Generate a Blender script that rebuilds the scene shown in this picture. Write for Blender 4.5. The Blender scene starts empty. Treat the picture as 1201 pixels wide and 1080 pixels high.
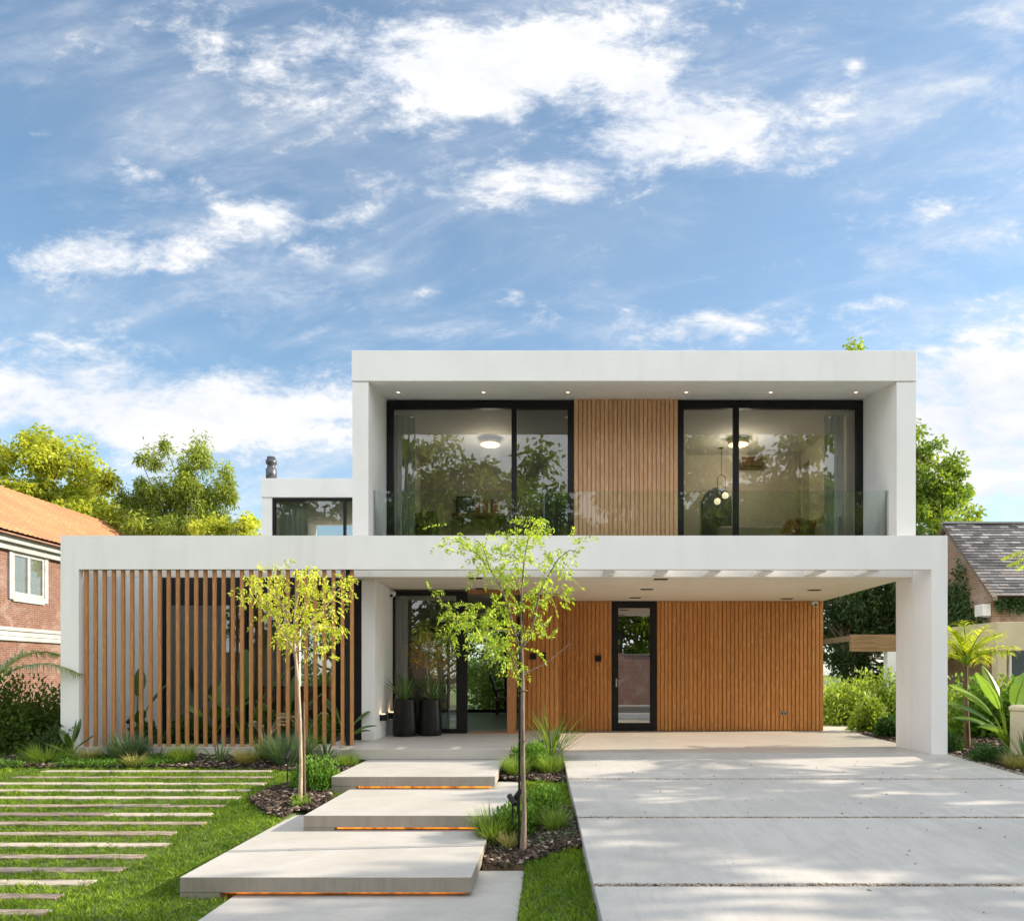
import bpy, bmesh, math, random
import numpy as np
from mathutils import Vector, Matrix
R = math.radians
random.seed(7)
rng = np.random.default_rng(11)
scene = bpy.context.scene
COL = scene.collection

# ------------------------------------------------------------------ camera
EYE, CY, F = 1.2, -10.86, 850.0
cam_d = bpy.data.cameras.new('camera'); cam = bpy.data.objects.new('camera', cam_d); COL.objects.link(cam)
cam.location = (0, CY, EYE); cam.rotation_euler = (R(90), 0, 0)
cam_d.sensor_width = 36; cam_d.lens = F / 1201 * 36
cam_d.shift_x = -47.5 / 1201; cam_d.shift_y = 250 / 1201
cam_d.clip_start = 0.05; cam_d.clip_end = 2000
scene.camera = cam
def PX(px, Y): return (px - 648) * (Y - CY) / F        # photo column -> metres at depth Y
def PZ(py, Y): return EYE + (790 - py) * (Y - CY) / F

# ------------------------------------------------------------------ light
SUN_EL, SUN_AZ = 25.0, 6.0       # azimuth from +x towards +y
S = Vector((math.cos(R(SUN_EL)) * math.cos(R(SUN_AZ)), math.cos(R(SUN_EL)) * math.sin(R(SUN_AZ)), math.sin(R(SUN_EL))))
sd = bpy.data.lights.new('sun', 'SUN'); sun = bpy.data.objects.new('sun', sd); COL.objects.link(sun)
sd.energy = 5.0; sd.angle = R(0.5); sd.color = (1.0, 0.86, 0.66)
sun.rotation_euler = S.to_track_quat('Z', 'Y').to_euler()
scene.view_settings.view_transform = 'Standard'
scene.view_settings.look = 'None'
scene.view_settings.exposure = 0.87
scene.view_settings.gamma = 1.0
scene.view_settings.use_curve_mapping = False

class E:                                                 # tiny expression helper for math nodes
    def __init__(s, nt, sock): s.nt, s.s = nt, sock
    def _op(s, op, *o):
        n = s.nt.nodes.new('ShaderNodeMath'); n.operation = op
        for i, a in enumerate((s,) + o):
            if isinstance(a, E): s.nt.links.new(a.s, n.inputs[i])
            else: n.inputs[i].default_value = a
        return E(s.nt, n.outputs[0])
    def __add__(s, o): return s._op('ADD', o)
    __radd__ = __add__
    def __sub__(s, o): return s._op('SUBTRACT', o)
    def __mul__(s, o): return s._op('MULTIPLY', o)
    __rmul__ = __mul__
    def __truediv__(s, o): return s._op('DIVIDE', o)
    def max(s, o): return s._op('MAXIMUM', o)
    def min(s, o): return s._op('MINIMUM', o)
    def abs(s): return s._op('ABSOLUTE')
    def floor(s): return s._op('FLOOR')
    def exp(s): return s._op('EXPONENT')
    def pw(s, o): return s._op('POWER', o)
    def step(s, a, b):
        n = s.nt.nodes.new('ShaderNodeMapRange'); n.interpolation_type = 'SMOOTHSTEP'
        s.nt.links.new(s.s, n.inputs[0]); n.inputs[1].default_value = a; n.inputs[2].default_value = b
        return E(s.nt, n.outputs[0])

def comb(nt, x, y, z):
    n = nt.nodes.new('ShaderNodeCombineXYZ')
    for i, a in enumerate((x, y, z)):
        if isinstance(a, E): nt.links.new(a.s, n.inputs[i])
        else: n.inputs[i].default_value = a
    return n.outputs[0]
def noise(nt, vec, scale, detail=6, rough=.55, dist=0, kind='FBM'):
    n = nt.nodes.new('ShaderNodeTexNoise')
    if vec is not None: nt.links.new(vec, n.inputs['Vector'])
    n.inputs['Scale'].default_value = scale; n.inputs['Detail'].default_value = detail
    n.inputs['Roughness'].default_value = rough; n.inputs['Distortion'].default_value = dist
    return E(nt, n.outputs[0])
def mixc(nt, f, a, b, mode='MIX'):
    n = nt.nodes.new('ShaderNodeMix'); n.data_type = 'RGBA'; n.blend_type = mode
    for i, v in ((0, f), (6, a), (7, b)):
        if isinstance(v, E): nt.links.new(v.s, n.inputs[i])
        elif isinstance(v, bpy.types.NodeSocket): nt.links.new(v, n.inputs[i])
        elif i == 0: n.inputs[0].default_value = v
        else: n.inputs[i].default_value = (*v, 1) if len(v) == 3 else v
    return n.outputs[2]

def build_world():
    w = bpy.data.worlds.new('World'); scene.world = w; w.use_nodes = True
    nt = w.node_tree; nt.nodes.clear()
    out = nt.nodes.new('ShaderNodeOutputWorld'); bg = nt.nodes.new('ShaderNodeBackground')
    sky = nt.nodes.new('ShaderNodeTexSky'); sky.sky_type = 'NISHITA'; sky.sun_disc = False
    sky.sun_elevation = R(SUN_EL); sky.sun_rotation = R(90 - SUN_AZ)
    sky.air_density = 1.0; sky.dust_density = 0.6; sky.ozone_density = 1.6
    STR = 0.15
    tc = nt.nodes.new('ShaderNodeTexCoord'); sep = nt.nodes.new('ShaderNodeSeparateXYZ')
    nt.links.new(tc.outputs['Generated'], sep.inputs[0])
    dx, dy, dz = (E(nt, sep.outputs[i]) for i in range(3))
    ay = dy.max(0.12)
    u, v = dx / ay, dz / ay                                # slope coordinates of the northern sky
    # a flat cloud layer seen in perspective
    inv = dz.max(0.0) + 0.22
    px, py = dx / inv, dy / inv
    P = comb(nt, px, py, 0.0)
    P2 = comb(nt, px * 0.55 + py * 0.2, py * 1.5, 3.7)
    n1 = noise(nt, P, 1.9, 10, .6, .25)
    n2 = noise(nt, P2, 1.1, 9, .62, .9)
    n3 = noise(nt, comb(nt, u * .94 - v * .25, v * 1.7 + u * .15, 1.3), 7.5, 12, .66, .25)
    n4 = noise(nt, comb(nt, u * .8 + v * .5, v * 2.6 - u * .7, 6.1), 4.0, 9, .62, .5)
    def blob(cx, cy, rx, ry, a=0.0, amp=1.0):
        cu, cv = (cx - 648) / F, (790 - cy) / F
        ca, sa = math.cos(R(a)), math.sin(R(a))
        du, dv = u - cu, v - cv
        p = (du * ca + dv * sa) * (F / rx); q = (dv * ca - du * sa) * (F / ry)
        return ((p * p + q * q) * -1.0).exp() * amp
    blobs = [(430, 55, 290, 75, -6, .88), (560, 105, 200, 50, 8, .42), (690, 195, 130, 42, 14, .85), (850, 150, 130, 52, -12, .95), (800, 25, 180, 45, 10, .6),
             (470, 215, 120, 40, 15, .45), (158, 198, 42, 22, -20, .75), (232, 213, 22, 12, -20, .6), (303, 247, 48, 25, -5, .85),
             (140, 302, 150, 30, 4, .85), (400, 275, 70, 22, 25, .5), (120, 470, 330, 52, -7, 1.15), (830, 378, 180, 28, 3, .8),
             (1150, 450, 140, 70, 15, 1.0), (1120, 550, 240, 80, 0, 1.25), (1090, 245, 150, 22, 18, .5), (985, 130, 42, 20, 10, .75),
             (1004, 76, 20, 14, 20, .75), (45, 160, 20, 12, -15, .55), (715, 285, 40, 14, 40, .42), (250, 360, 26, 12, -20, .5),
             (510, 336, 26, 10, 0, .4), (605, 345, 12, 8, 0, .5), (1130, 60, 25, 10, 0, .4), (640, 470, 900, 45, 0, .4)]
    m = None
    for b in blobs:
        t = blob(*b); m = t if m is None else m + t
    m = m.min(1.2) * dy.step(-.02, .16)
    n5 = noise(nt, comb(nt, u * .9 - v * .45, v * 1.8 + u * .25, 9.1), 19.0, 10, .68, .3)
    tex = n3 * .52 + n1 * .22 + n5 * .26
    front = (m * .74 + (tex - .5) * 3.7).step(.22, .95)
    veil = (n4.step(.40, .76) * .42 + n2.step(.42, .8) * .30 + (n4 * n5).step(.24, .42) * .25) * dz.step(.0, .25) * (u.step(-.8, -.3) * .7 + .3)
    # unseen bright cloud field added over the street behind, to fill the shaded facade
    back = (n1 * .55 + n2 * .45 + (dy * -1.0).step(-.1, .5) * .18).step(.44, .66) * (dy * -1.0).step(-.12, .25)
    top = dz.step(.70, .95) * .95  # overhead cloud out of view, added to brighten treads and ground
    dens = (front + veil * (dy.step(-.1, .2)) + back + top).min(1.0)
    hz = (dz.max(0.0) * -7.0).exp() * .55                   # pale air near the horizon
    dens = (dens + hz).min(1.0)
    skyc = mixc(nt, 1.0, sky.outputs[0], (.76, .84, .82), 'MULTIPLY')
    cb = (dy * -1.0).step(-.1, .45).max(dz.step(.70, .92))
    k = 1 / STR
    cfront = mixc(nt, n3.step(.3, .7), (.45 * k, .48 * k, .54 * k), (.58 * k, .58 * k, .58 * k))
    cloud = mixc(nt, cb, cfront, (.98 * k, 1.01 * k, 1.04 * k))
    col = mixc(nt, dens, skyc, cloud)
    nt.links.new(col, bg.inputs[0]); bg.inputs[1].default_value = STR
    nt.links.new(bg.outputs[0], out.inputs[0])
build_world()

# ------------------------------------------------------------------ materials
M = {}
def newmat(name):
    m = bpy.data.materials.new(name); m.use_nodes = True; M[name] = m
    nt = m.node_tree; p = nt.nodes['Principled BSDF']
    return m, nt, p
def coords(nt, kind='Object', stretch=(1, 1, 1)):
    tc = nt.nodes.new('ShaderNodeTexCoord'); mp = nt.nodes.new('ShaderNodeMapping')
    mp.inputs['Scale'].default_value = stretch
    nt.links.new(tc.outputs[kind], mp.inputs[0]); return mp.outputs[0]
def bump(nt, p, h, strength, dist=.01):
    b = nt.nodes.new('ShaderNodeBump'); b.inputs['Strength'].default_value = strength; b.inputs['Distance'].default_value = dist
    nt.links.new(h.s, b.inputs['Height']); nt.links.new(b.outputs[0], p.inputs['Normal'])
def pbr(name, c1, c2=None, scale=4, rough=.6, stretch=(1, 1, 1), b=0, bscale=60, lo=.35, hi=.65, metal=0, spec=.5, dist=.3):
    m, nt, p = newmat(name)
    p.inputs['Roughness'].default_value = rough; p.inputs['Metallic'].default_value = metal
    p.inputs['Specular IOR Level'].default_value = spec
    v = coords(nt, stretch=stretch)
    if c2 is None: c2 = tuple(min(1, c * .85) for c in c1)
    f = noise(nt, v, scale, 7, .6, dist).step(lo, hi)
    nt.links.new(mixc(nt, f, c1, c2), p.inputs['Base Color'])
    if b: bump(nt, p, noise(nt, v, bscale, 5), b)
    return m
def emit(name, c, s):
    m, nt, p = newmat(name)
    p.inputs['Base Color'].default_value = (*c, 1); p.inputs['Emission Color'].default_value = (*c, 1); p.inputs['Emission Strength'].default_value = s
    return m

def stucco():
    m, nt, p = newmat('white_render')
    v = coords(nt); v2 = coords(nt, stretch=(2.2, 2.2, .25))
    a = noise(nt, v, .9, 6).step(.35, .7); bb = noise(nt, v2, 2.0, 6).step(.5, .8)
    c = mixc(nt, a, (.85, .845, .84), (.80, .797, .79)); c = mixc(nt, bb * .5, c, (.70, .69, .675))
    nt.links.new(c, p.inputs['Base Color']); p.inputs['Roughness'].default_value = .75
    bump(nt, p, noise(nt, v, 180, 4), .12, .004)
stucco()
def concrete(name, c1, c2, c3, rough=.55, streak=(1.0, .35, 1)):
    m, nt, p = newmat(name)
    v = coords(nt); v2 = coords(nt, stretch=streak)
    a = noise(nt, v, 1.1, 7, .6, .6).step(.35, .68); s = noise(nt, v2, 7, 9, .70, .25).step(.40, .75)
    g = noise(nt, v, 90, 3).step(.3, .7); sp = noise(nt, v, 28, 2).step(.70, .76)
    c = mixc(nt, a, c1, c2); c = mixc(nt, s * .55, c, c3); c = mixc(nt, g * .20, c, (.2, .19, .18)); c = mixc(nt, sp * .35, c, (.16, .14, .12))
    nt.links.new(c, p.inputs['Base Color'])
    p.inputs['Specular IOR Level'].default_value = .35
    r = s * .2 + rough; nt.links.new(r.s, p.inputs['Roughness'])
    bump(nt, p, noise(nt, v, 120, 5) + s * .5, .18, .004)
concrete('concrete_drive', (.50, .488, .475), (.425, .415, .405), (.35, .342, .333), .6, (1.2, .25, 1))
concrete('concrete_step', (.48, .467, .452), (.42, .405, .385), (.36, .34, .32), .6, (.5, .8, 1))
concrete('concrete_stain_shade', (.34, .305, .26), (.28, .25, .21), (.22, .19, .155), .8, (3, 3, .3))  # cast concrete sides, stain and shade both in the colour
concrete('concrete_ceiling', (.82, .75, .63), (.78, .70, .58), (.66, .58, .46), .75, (.3, 1, 1))
concrete('terrace_tile', (.52, .485, .445), (.47, .435, .395), (.42, .385, .345), .35, (.4, 1, 1))

def wood(name, base, dark, light, pitch, rough=.5, spec=.4):
    m, nt, p = newmat(name)
    tc = nt.nodes.new('ShaderNodeTexCoord'); sp = nt.nodes.new('ShaderNodeSeparateXYZ'); nt.links.new(tc.outputs['Object'], sp.inputs[0])
    x, y, z = (E(nt, sp.outputs[i]) for i in range(3))
    idx = (x / pitch).floor()
    wn = nt.nodes.new('ShaderNodeTexWhiteNoise'); wn.noise_dimensions = '1D'; nt.links.new(idx.s, wn.inputs['W'])
    tint = E(nt, wn.outputs['Value'])
    gv = comb(nt, x * 1.0 + idx * 3.1, y, z * .05)
    g = noise(nt, gv, 70, 5, .6, .4); blot = noise(nt, comb(nt, x * 1.0 + idx * 1.7, y, z * .18), 16, 5, .6, .5)
    spk = noise(nt, comb(nt, x + idx * 5.3, y, z * .14), 50, 4, .6).step(.52, .68)
    c = mixc(nt, tint, base, tuple(b * .80 for b in base)); c = mixc(nt, g.step(.45, .75) * .6, c, dark)
    c = mixc(nt, blot.step(.52, .8) * .45, c, light); c = mixc(nt, spk * .55, c, light)
    nt.links.new(c, p.inputs['Base Color']); p.inputs['Roughness'].default_value = rough; p.inputs['Specular IOR Level'].default_value = spec
    bump(nt, p, g, .15, .004)
wood('wood_cladding', (.60, .255, .07), (.31, .11, .027), (.84, .47, .18), .0868)
wood('wood_upper', (.68, .39, .21), (.42, .22, .11), (.86, .62, .42), .0782)
wood('wood_slat', (.44, .205, .07), (.20, .08, .027), (.62, .33, .13), .138)
wood('wood_door', (.40, .17, .06), (.22, .09, .035), (.5, .26, .11), .3)
pbr('wood_beam', (.33, .20, .09), (.21, .12, .055), 6, .7, (.2, 3, 3))
pbr('wood_furniture', (.14, .06, .03), (.08, .035, .02), 10, .45, (1, 1, .2))

def brick(name, axis, c1, c2, mortar, wash=.3, bw=.24, bh=.072):
    m, nt, p = newmat(name)
    tc = nt.nodes.new('ShaderNodeTexCoord'); sp = nt.nodes.new('ShaderNodeSeparateXYZ'); nt.links.new(tc.outputs['Object'], sp.inputs[0])
    x, y, z = (E(nt, sp.outputs[i]) for i in range(3))
    vec = comb(nt, y if axis == 'x' else x, z, 0.0)
    b = nt.nodes.new('ShaderNodeTexBrick'); nt.links.new(vec, b.inputs['Vector'])
    b.inputs['Scale'].default_value = 1.0; b.inputs['Brick Width'].default_value = bw; b.inputs['Row Height'].default_value = bh
    b.inputs['Mortar Size'].default_value = .009; b.inputs['Mortar Smooth'].default_value = .2
    b.inputs['Color1'].default_value = (*c1, 1); b.inputs['Color2'].default_value = (*c2, 1); b.inputs['Mortar'].default_value = (*mortar, 1)
    w = noise(nt, tc.outputs['Object'], 1.3, 7, .65, .4).step(.46, .68); f = noise(nt, tc.outputs['Object'], 9, 5).step(.4, .75)
    c = mixc(nt, w * wash, b.outputs['Color'], (.56, .48, .42)); c = mixc(nt, f * .45, c, tuple(k * .5 for k in c1))
    nt.links.new(c, p.inputs['Base Color']); p.inputs['Roughness'].default_value = .9
    bump(nt, p, E(nt, b.outputs['Fac']) * -1.0 + noise(nt, tc.outputs['Object'], 40, 4) * .4, .6, .012)
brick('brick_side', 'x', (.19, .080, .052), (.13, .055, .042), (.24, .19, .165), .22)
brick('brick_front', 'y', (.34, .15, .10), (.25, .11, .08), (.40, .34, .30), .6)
brick('brick_tan_side', 'x', (.36, .22, .13), (.26, .15, .09), (.42, .35, .28), .4)
brick('brick_tan_front', 'y', (.32, .16, .10), (.22, .11, .075), (.36, .29, .23), .4)
brick('brick_wall', 'y', (.40, .19, .14), (.30, .14, .10), (.42, .34, .30), .55)

def rndmat(name, cs, rough=.7, trans=0.0, spec=.3, nscale=0, tint=None):
    """colour picked per face through the 'rnd' attribute (each leaf / tile is a little different)"""
    m, nt, p = newmat(name)
    at = nt.nodes.new('ShaderNodeAttribute'); at.attribute_name = 'rnd'
    cr = nt.nodes.new('ShaderNodeValToRGB'); nt.links.new(at.outputs['Fac'], cr.inputs[0])
    el = cr.color_ramp.elements
    while len(el) < len(cs): el.new(.5)
    for i, c in enumerate(cs): el[i].position = i / (len(cs) - 1); el[i].color = (*c, 1)
    col = cr.outputs[0]
    if nscale:
        f = noise(nt, coords(nt), nscale, 4).step(.35, .65)
        col = mixc(nt, f * .6, col, tint or tuple(c * .55 for c in cs[0]))
    nt.links.new(col, p.inputs['Base Color']); p.inputs['Roughness'].default_value = rough; p.inputs['Specular IOR Level'].default_value = spec
    if trans:
        out = nt.nodes['Material Output']; tr = nt.nodes.new('ShaderNodeBsdfTranslucent'); mx = nt.nodes.new('ShaderNodeMixShader')
        tc2 = mixc(nt, 1.0, col, (1.5, 1.45, .7), 'MULTIPLY')
        nt.links.new(tc2, tr.inputs[0]); mx.inputs[0].default_value = trans
        nt.links.new(p.outputs[0], mx.inputs[1]); nt.links.new(tr.outputs[0], mx.inputs[2]); nt.links.new(mx.outputs[0], out.inputs[0])
    return m
rndmat('leaf_yellow', [(.38, .45, .03), (.54, .60, .06), (.70, .72, .16), (.32, .42, .04)], .5, .45)
rndmat('leaf_fresh', [(.18, .32, .03), (.30, .44, .05), (.42, .54, .07), (.54, .58, .09)], .5, .45)
rndmat('leaf_lime', [(.30, .37, .03), (.44, .50, .05), (.60, .62, .10), (.36, .44, .05)], .6, .45, nscale=.5)
rndmat('leaf_bright', [(.12, .22, .025), (.22, .34, .04), (.36, .44, .06), (.16, .26, .03)], .55, .4, nscale=.5)
rndmat('leaf_mid', [(.06, .115, .022), (.11, .18, .035), (.17, .24, .05), (.09, .15, .035)], .6, .4, nscale=.5)
rndmat('leaf_conifer', [(.15, .23, .03), (.25, .34, .05), (.38, .44, .07), (.18, .27, .04)], .6, .35, nscale=.6)
rndmat('leaf_dark', [(.03, .06, .018), (.05, .09, .025), (.07, .12, .03), (.04, .07, .02)], .55, .3, nscale=.6)
rndmat('leaf_ivy', [(.03, .07, .02), (.05, .10, .03), (.07, .13, .04)], .5, .2)
rndmat('leaf_shrub', [(.05, .12, .02), (.09, .20, .03), (.14, .27, .04), (.20, .33, .06)], .5, .4)
rndmat('leaf_hedge', [(.06, .12, .018), (.13, .21, .03), (.23, .31, .045), (.36, .42, .08)], .5, .45)
rndmat('leaf_box', [(.03, .08, .02), (.05, .12, .03), (.07, .16, .035)], .5, .25)
rndmat('leaf_palm', [(.22, .32, .03), (.42, .50, .05), (.60, .62, .09)], .45, .5)
rndmat('leaf_palm_grey', [(.16, .20, .08), (.24, .28, .12), (.30, .34, .16)], .5, .35)
rndmat('leaf_banana', [(.13, .24, .05), (.19, .32, .07), (.25, .38, .09)], .35, .4, .5)
rndmat('leaf_strelitzia', [(.05, .10, .03), (.08, .14, .04), (.12, .20, .05)], .35, .25, .5)
rndmat('leaf_strap', [(.06, .13, .04), (.10, .18, .06), (.15, .23, .08)], .4, .25, .5)
rndmat('leaf_bluegrass', [(.04, .085, .045), (.09, .155, .085), (.17, .25, .14)], .6, .25)
rndmat('leaf_tangrass', [(.30, .27, .10), (.38, .34, .15), (.24, .27, .08)], .6, .3)
rndmat('leaf_greengrass', [(.10, .20, .03), (.18, .28, .05), (.28, .36, .08)], .6, .35)
rndmat('plume', [(.42, .32, .22), (.52, .42, .32)], .8, .3)
rndmat('lawn_blade', [(.03, .07, .005), (.12, .22, .010), (.22, .36, .02), (.40, .50, .06)], .5, .4, nscale=1.6, tint=(.055, .12, .01))
rndmat('mulch_chip', [(.022, .015, .011), (.05, .033, .025), (.10, .068, .05), (.36, .31, .26)], .85)
rndmat('pebble', [(.22, .17, .13), (.34, .28, .22), (.46, .40, .34), (.16, .12, .10)], .8)
rndmat('roof_clay', [(.36, .17, .085), (.45, .23, .115), (.52, .29, .16), (.29, .13, .065)], .8, nscale=.7, tint=(.24, .125, .075))
rndmat('roof_slate', [(.055, .05, .055), (.10, .092, .098), (.16, .15, .155), (.42, .40, .40), (.26, .22, .21)], .5, spec=.5)
pbr('bark_pale', (.46, .38, .30), (.28, .21, .16), 14, .8, (3, 3, .5), .5, 40)
pbr('bark_dark', (.17, .115, .08), (.10, .065, .045), 12, .85, (3, 3, .5), .5, 40)
pbr('bark_grey', (.24, .19, .15), (.12, .09, .07), 10, .9, (3, 3, .5), .5, 30)
pbr('black_metal', (.008, .008, .0095), (.011, .011, .0125), 8, .42, spec=.25)
pbr('dark_pot', (.006, .006, .0065), (.009, .009, .009), 6, .34, spec=.28)
pbr('flue_metal', (.10, .105, .12), (.07, .075, .085), 8, .4, metal=.6)
pbr('white_paint', (.78, .77, .75), (.70, .69, .67), 3, .55)
pbr('shaded_white', (.38, .385, .40), (.31, .31, .32), 3, .7)  # white trim darkened, the neighbour wall's shade put into its colour
pbr('grey_paint', (.30, .30, .30), (.25, .25, .25), 3, .6)
pbr('interior_wall', (.60, .54, .46), (.55, .495, .42), 2, .8)
pbr('interior_grey', (.36, .33, .29), (.30, .28, .25), 2, .8)
pbr('interior_white', (.66, .64, .60), (.62, .60, .56), 2, .8)
pbr('interior_floor', (.42, .40, .37), (.36, .34, .32), 2, .28, (.3, 2, 1))
pbr('navy_panel', (.05, .06, .075), (.04, .05, .06), 3, .6)
pbr('fabric_beige', (.52, .46, .37), (.45, .40, .32), 30, .9)
pbr('fabric_rust', (.36, .12, .07), (.28, .09, .05), 30, .9)
pbr('fabric_brown', (.24, .15, .09), (.18, .11, .07), 30, .9)
pbr('curtain', (.55, .58, .52), (.48, .52, .46), 8, .9, (6, 6, .2))
pbr('dirt', (.045, .031, .023), (.085, .06, .045), 9, .95, b=.5, bscale=30)
pbr('soil_green', (.10, .15, .035), (.07, .10, .028), 3, .95, b=.4, bscale=30)
pbr('asphalt', (.055, .055, .056), (.045, .045, .047), 12, .9, b=.3, bscale=200)
pbr('kerb_stone', (.36, .34, .31), (.28, .26, .24), 8, .85, b=.3, bscale=60)
pbr('cream_metal', (.66, .58, .44), (.62, .54, .41), 3, .45)
pbr('cream_render', (.60, .50, .35), (.54, .45, .31), 2, .8)
pbr('sleeper_wood', (.40, .33, .27), (.17, .125, .10), 7, .9, (.7, 6, 1), .8, 50, .38, .66, dist=.8)
pbr('sleeper_pale', (.50, .44, .37), (.27, .22, .18), 7, .9, (.7, 5, 1), .8, 50, .42, .75, dist=.8)
pbr('sleeper_dark', (.13, .10, .09), (.27, .21, .18), 7, .9, (1, 5, 1), .6, 50)
pbr('red_sticker', (.50, .08, .04), (.44, .07, .04), 6, .5)
pbr('steel', (.55, .55, .55), (.5, .5, .5), 8, .3, metal=.9)
emit('lamp_warm', (1.0, .62, .28), 7.0)
emit('lamp_disc', (1.0, .72, .42), .95)
emit('lamp_faint', (1.0, .76, .54), .9)
emit('lamp_globe', (1.0, .80, .52), .8)
emit('led_amber', (1.0, .30, .02), .85)
def led_noise():
    nt = M['led_amber'].node_tree; p = nt.nodes['Principled BSDF']
    f = noise(nt, coords(nt, stretch=(1, .2, .2)), 7, 6, .7).step(.35, .62) * 1.0 + .12
    nt.links.new(f.s, p.inputs['Emission Strength'])
led_noise()
def glass(name, boost=1.0, tint=(1, 1, 1)):
    m = bpy.data.materials.new(name); m.use_nodes = True; M[name] = m; nt = m.node_tree; nt.nodes.clear()
    out = nt.nodes.new('ShaderNodeOutputMaterial'); tr = nt.nodes.new('ShaderNodeBsdfTransparent'); gl = nt.nodes.new('ShaderNodeBsdfGlossy')
    mx = nt.nodes.new('ShaderNodeMixShader'); fr = nt.nodes.new('ShaderNodeFresnel'); fr.inputs[0].default_value = 1.5
    gl.inputs['Roughness'].default_value = 0.0; tr.inputs[0].default_value = (*tint, 1)
    f = E(nt, fr.outputs[0]) * boost
    nt.links.new(f.min(1.0).s, mx.inputs[0]); nt.links.new(tr.outputs[0], mx.inputs[1]); nt.links.new(gl.outputs[0], mx.inputs[2]); nt.links.new(mx.outputs[0], out.inputs[0])
glass('glass_window', 2.6, (.88, .90, .88)); glass('glass_door', 11.0, (.6, .6, .6)); glass('glass_clear', .8, (.96, .985, .97)); glass('glass_rail', 1.2, (.93, .975, .96))

# ------------------------------------------------------------------ mesh helpers
WL = {}
def meta(o, label=None, cat=None, group=None, kind=None):
    if label: o['label'] = label
    if cat: o['category'] = cat
    if group: o['group'] = group
    if kind: o['kind'] = kind
    return o
def thing(name, label, cat, loc=(0, 0, 0), group=None):
    o = bpy.data.objects.new(name, None); COL.objects.link(o); o.location = loc; o.empty_display_size = .2
    WL[o.name] = Vector(loc); return meta(o, label, cat, group)
def link(name, me, mat, parent=None, loc=None):
    o = bpy.data.objects.new(name, me); COL.objects.link(o)
    if isinstance(mat, str): mat = M[mat]
    me.materials.clear(); me.materials.append(mat)
    base = WL[parent.name] if parent is not None else Vector(loc or (0, 0, 0))
    if base.length: me.transform(Matrix.Translation(-base))
    if parent is not None: o.parent = parent
    else: o.location = base
    WL[o.name] = base.copy(); return o
class MB:
    def __init__(s): s.v, s.f, s.sm = [], [], []
    def add(s, vs, fs, smooth=False):
        n = len(s.v); s.v += [tuple(v) for v in vs]; s.f += [tuple(n + i for i in f) for f in fs]; s.sm += [smooth] * len(fs); return s
    def box(s, x0, x1, y0, y1, z0, z1):
        if x0 > x1: x0, x1 = x1, x0
        if y0 > y1: y0, y1 = y1, y0
        if z0 > z1: z0, z1 = z1, z0
        v = [(x0, y0, z0), (x1, y0, z0), (x1, y1, z0), (x0, y1, z0), (x0, y0, z1), (x1, y0, z1), (x1, y1, z1), (x0, y1, z1)]
        return s.add(v, [(0, 3, 2, 1), (4, 5, 6, 7), (0, 1, 5, 4), (1, 2, 6, 5), (2, 3, 7, 6), (3, 0, 4, 7)])
    def prism(s, poly, a, b, axis='y'):              # poly in the two other axes
        n = len(poly)
        def pt(p, t): return (p[0], t, p[1]) if axis == 'y' else ((t, p[0], p[1]) if axis == 'x' else (p[0], p[1], t))
        v = [pt(p, a) for p in poly] + [pt(p, b) for p in poly]
        f = [tuple(range(n)), tuple(range(2 * n - 1, n - 1, -1))] + [(i, i + n, (i + 1) % n + n, (i + 1) % n) for i in range(n)]
        return s.add(v, f)
    def tube(s, pts, rad, n=8, smooth=True, cap=True):
        pts = [Vector(p) for p in pts]; k = len(pts)
        if not hasattr(rad, '__len__'): rad = [rad] * k
        vs = []; ref = Vector((0.31, .87, .38))
        for i, p in enumerate(pts):
            d = (pts[min(i + 1, k - 1)] - pts[max(i - 1, 0)]).normalized()
            a = d.cross(ref); a = a.normalized() if a.length > 1e-4 else Vector((1, 0, 0)); b = d.cross(a)
            for j in range(n):
                t = 2 * math.pi * j / n; vs.append(p + (a * math.cos(t) + b * math.sin(t)) * rad[i])
        fs = [(i * n + j, i * n + (j + 1) % n, (i + 1) * n + (j + 1) % n, (i + 1) * n + j) for i in range(k - 1) for j in range(n)]
        s.add(vs, fs, smooth)
        if cap: s.add(vs[:n], [tuple(range(n))]); s.add(vs[-n:], [tuple(range(n))])
        return s
    def lathe(s, c, prof, n=24):
        vs = [(c[0] + r * math.cos(2 * math.pi * j / n), c[1] + r * math.sin(2 * math.pi * j / n), c[2] + z) for r, z in prof for j in range(n)]
        k = len(prof)
        return s.add(vs, [(i * n + j, i * n + (j + 1) % n, (i + 1) * n + (j + 1) % n, (i + 1) * n + j) for i in range(k - 1) for j in range(n)], True)
    def build(s, name, mat, parent=None, loc=None, bevel=0, seg=2, label=None):
        me = bpy.data.meshes.new(name); me.from_pydata(s.v, [], s.f)
        me.polygons.foreach_set('use_smooth', s.sm)
        bm = bmesh.new(); bm.from_mesh(me); bmesh.ops.recalc_face_normals(bm, faces=bm.faces); bm.to_mesh(me); bm.free(); me.update()
        o = link(name, me, mat, parent, loc)
        if bevel:
            b = o.modifiers.new('bevel', 'BEVEL'); b.width = bevel; b.segments = seg; b.limit_method = 'ANGLE'; b.angle_limit = R(40)
        if label: o['label'] = label
        return o
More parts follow.
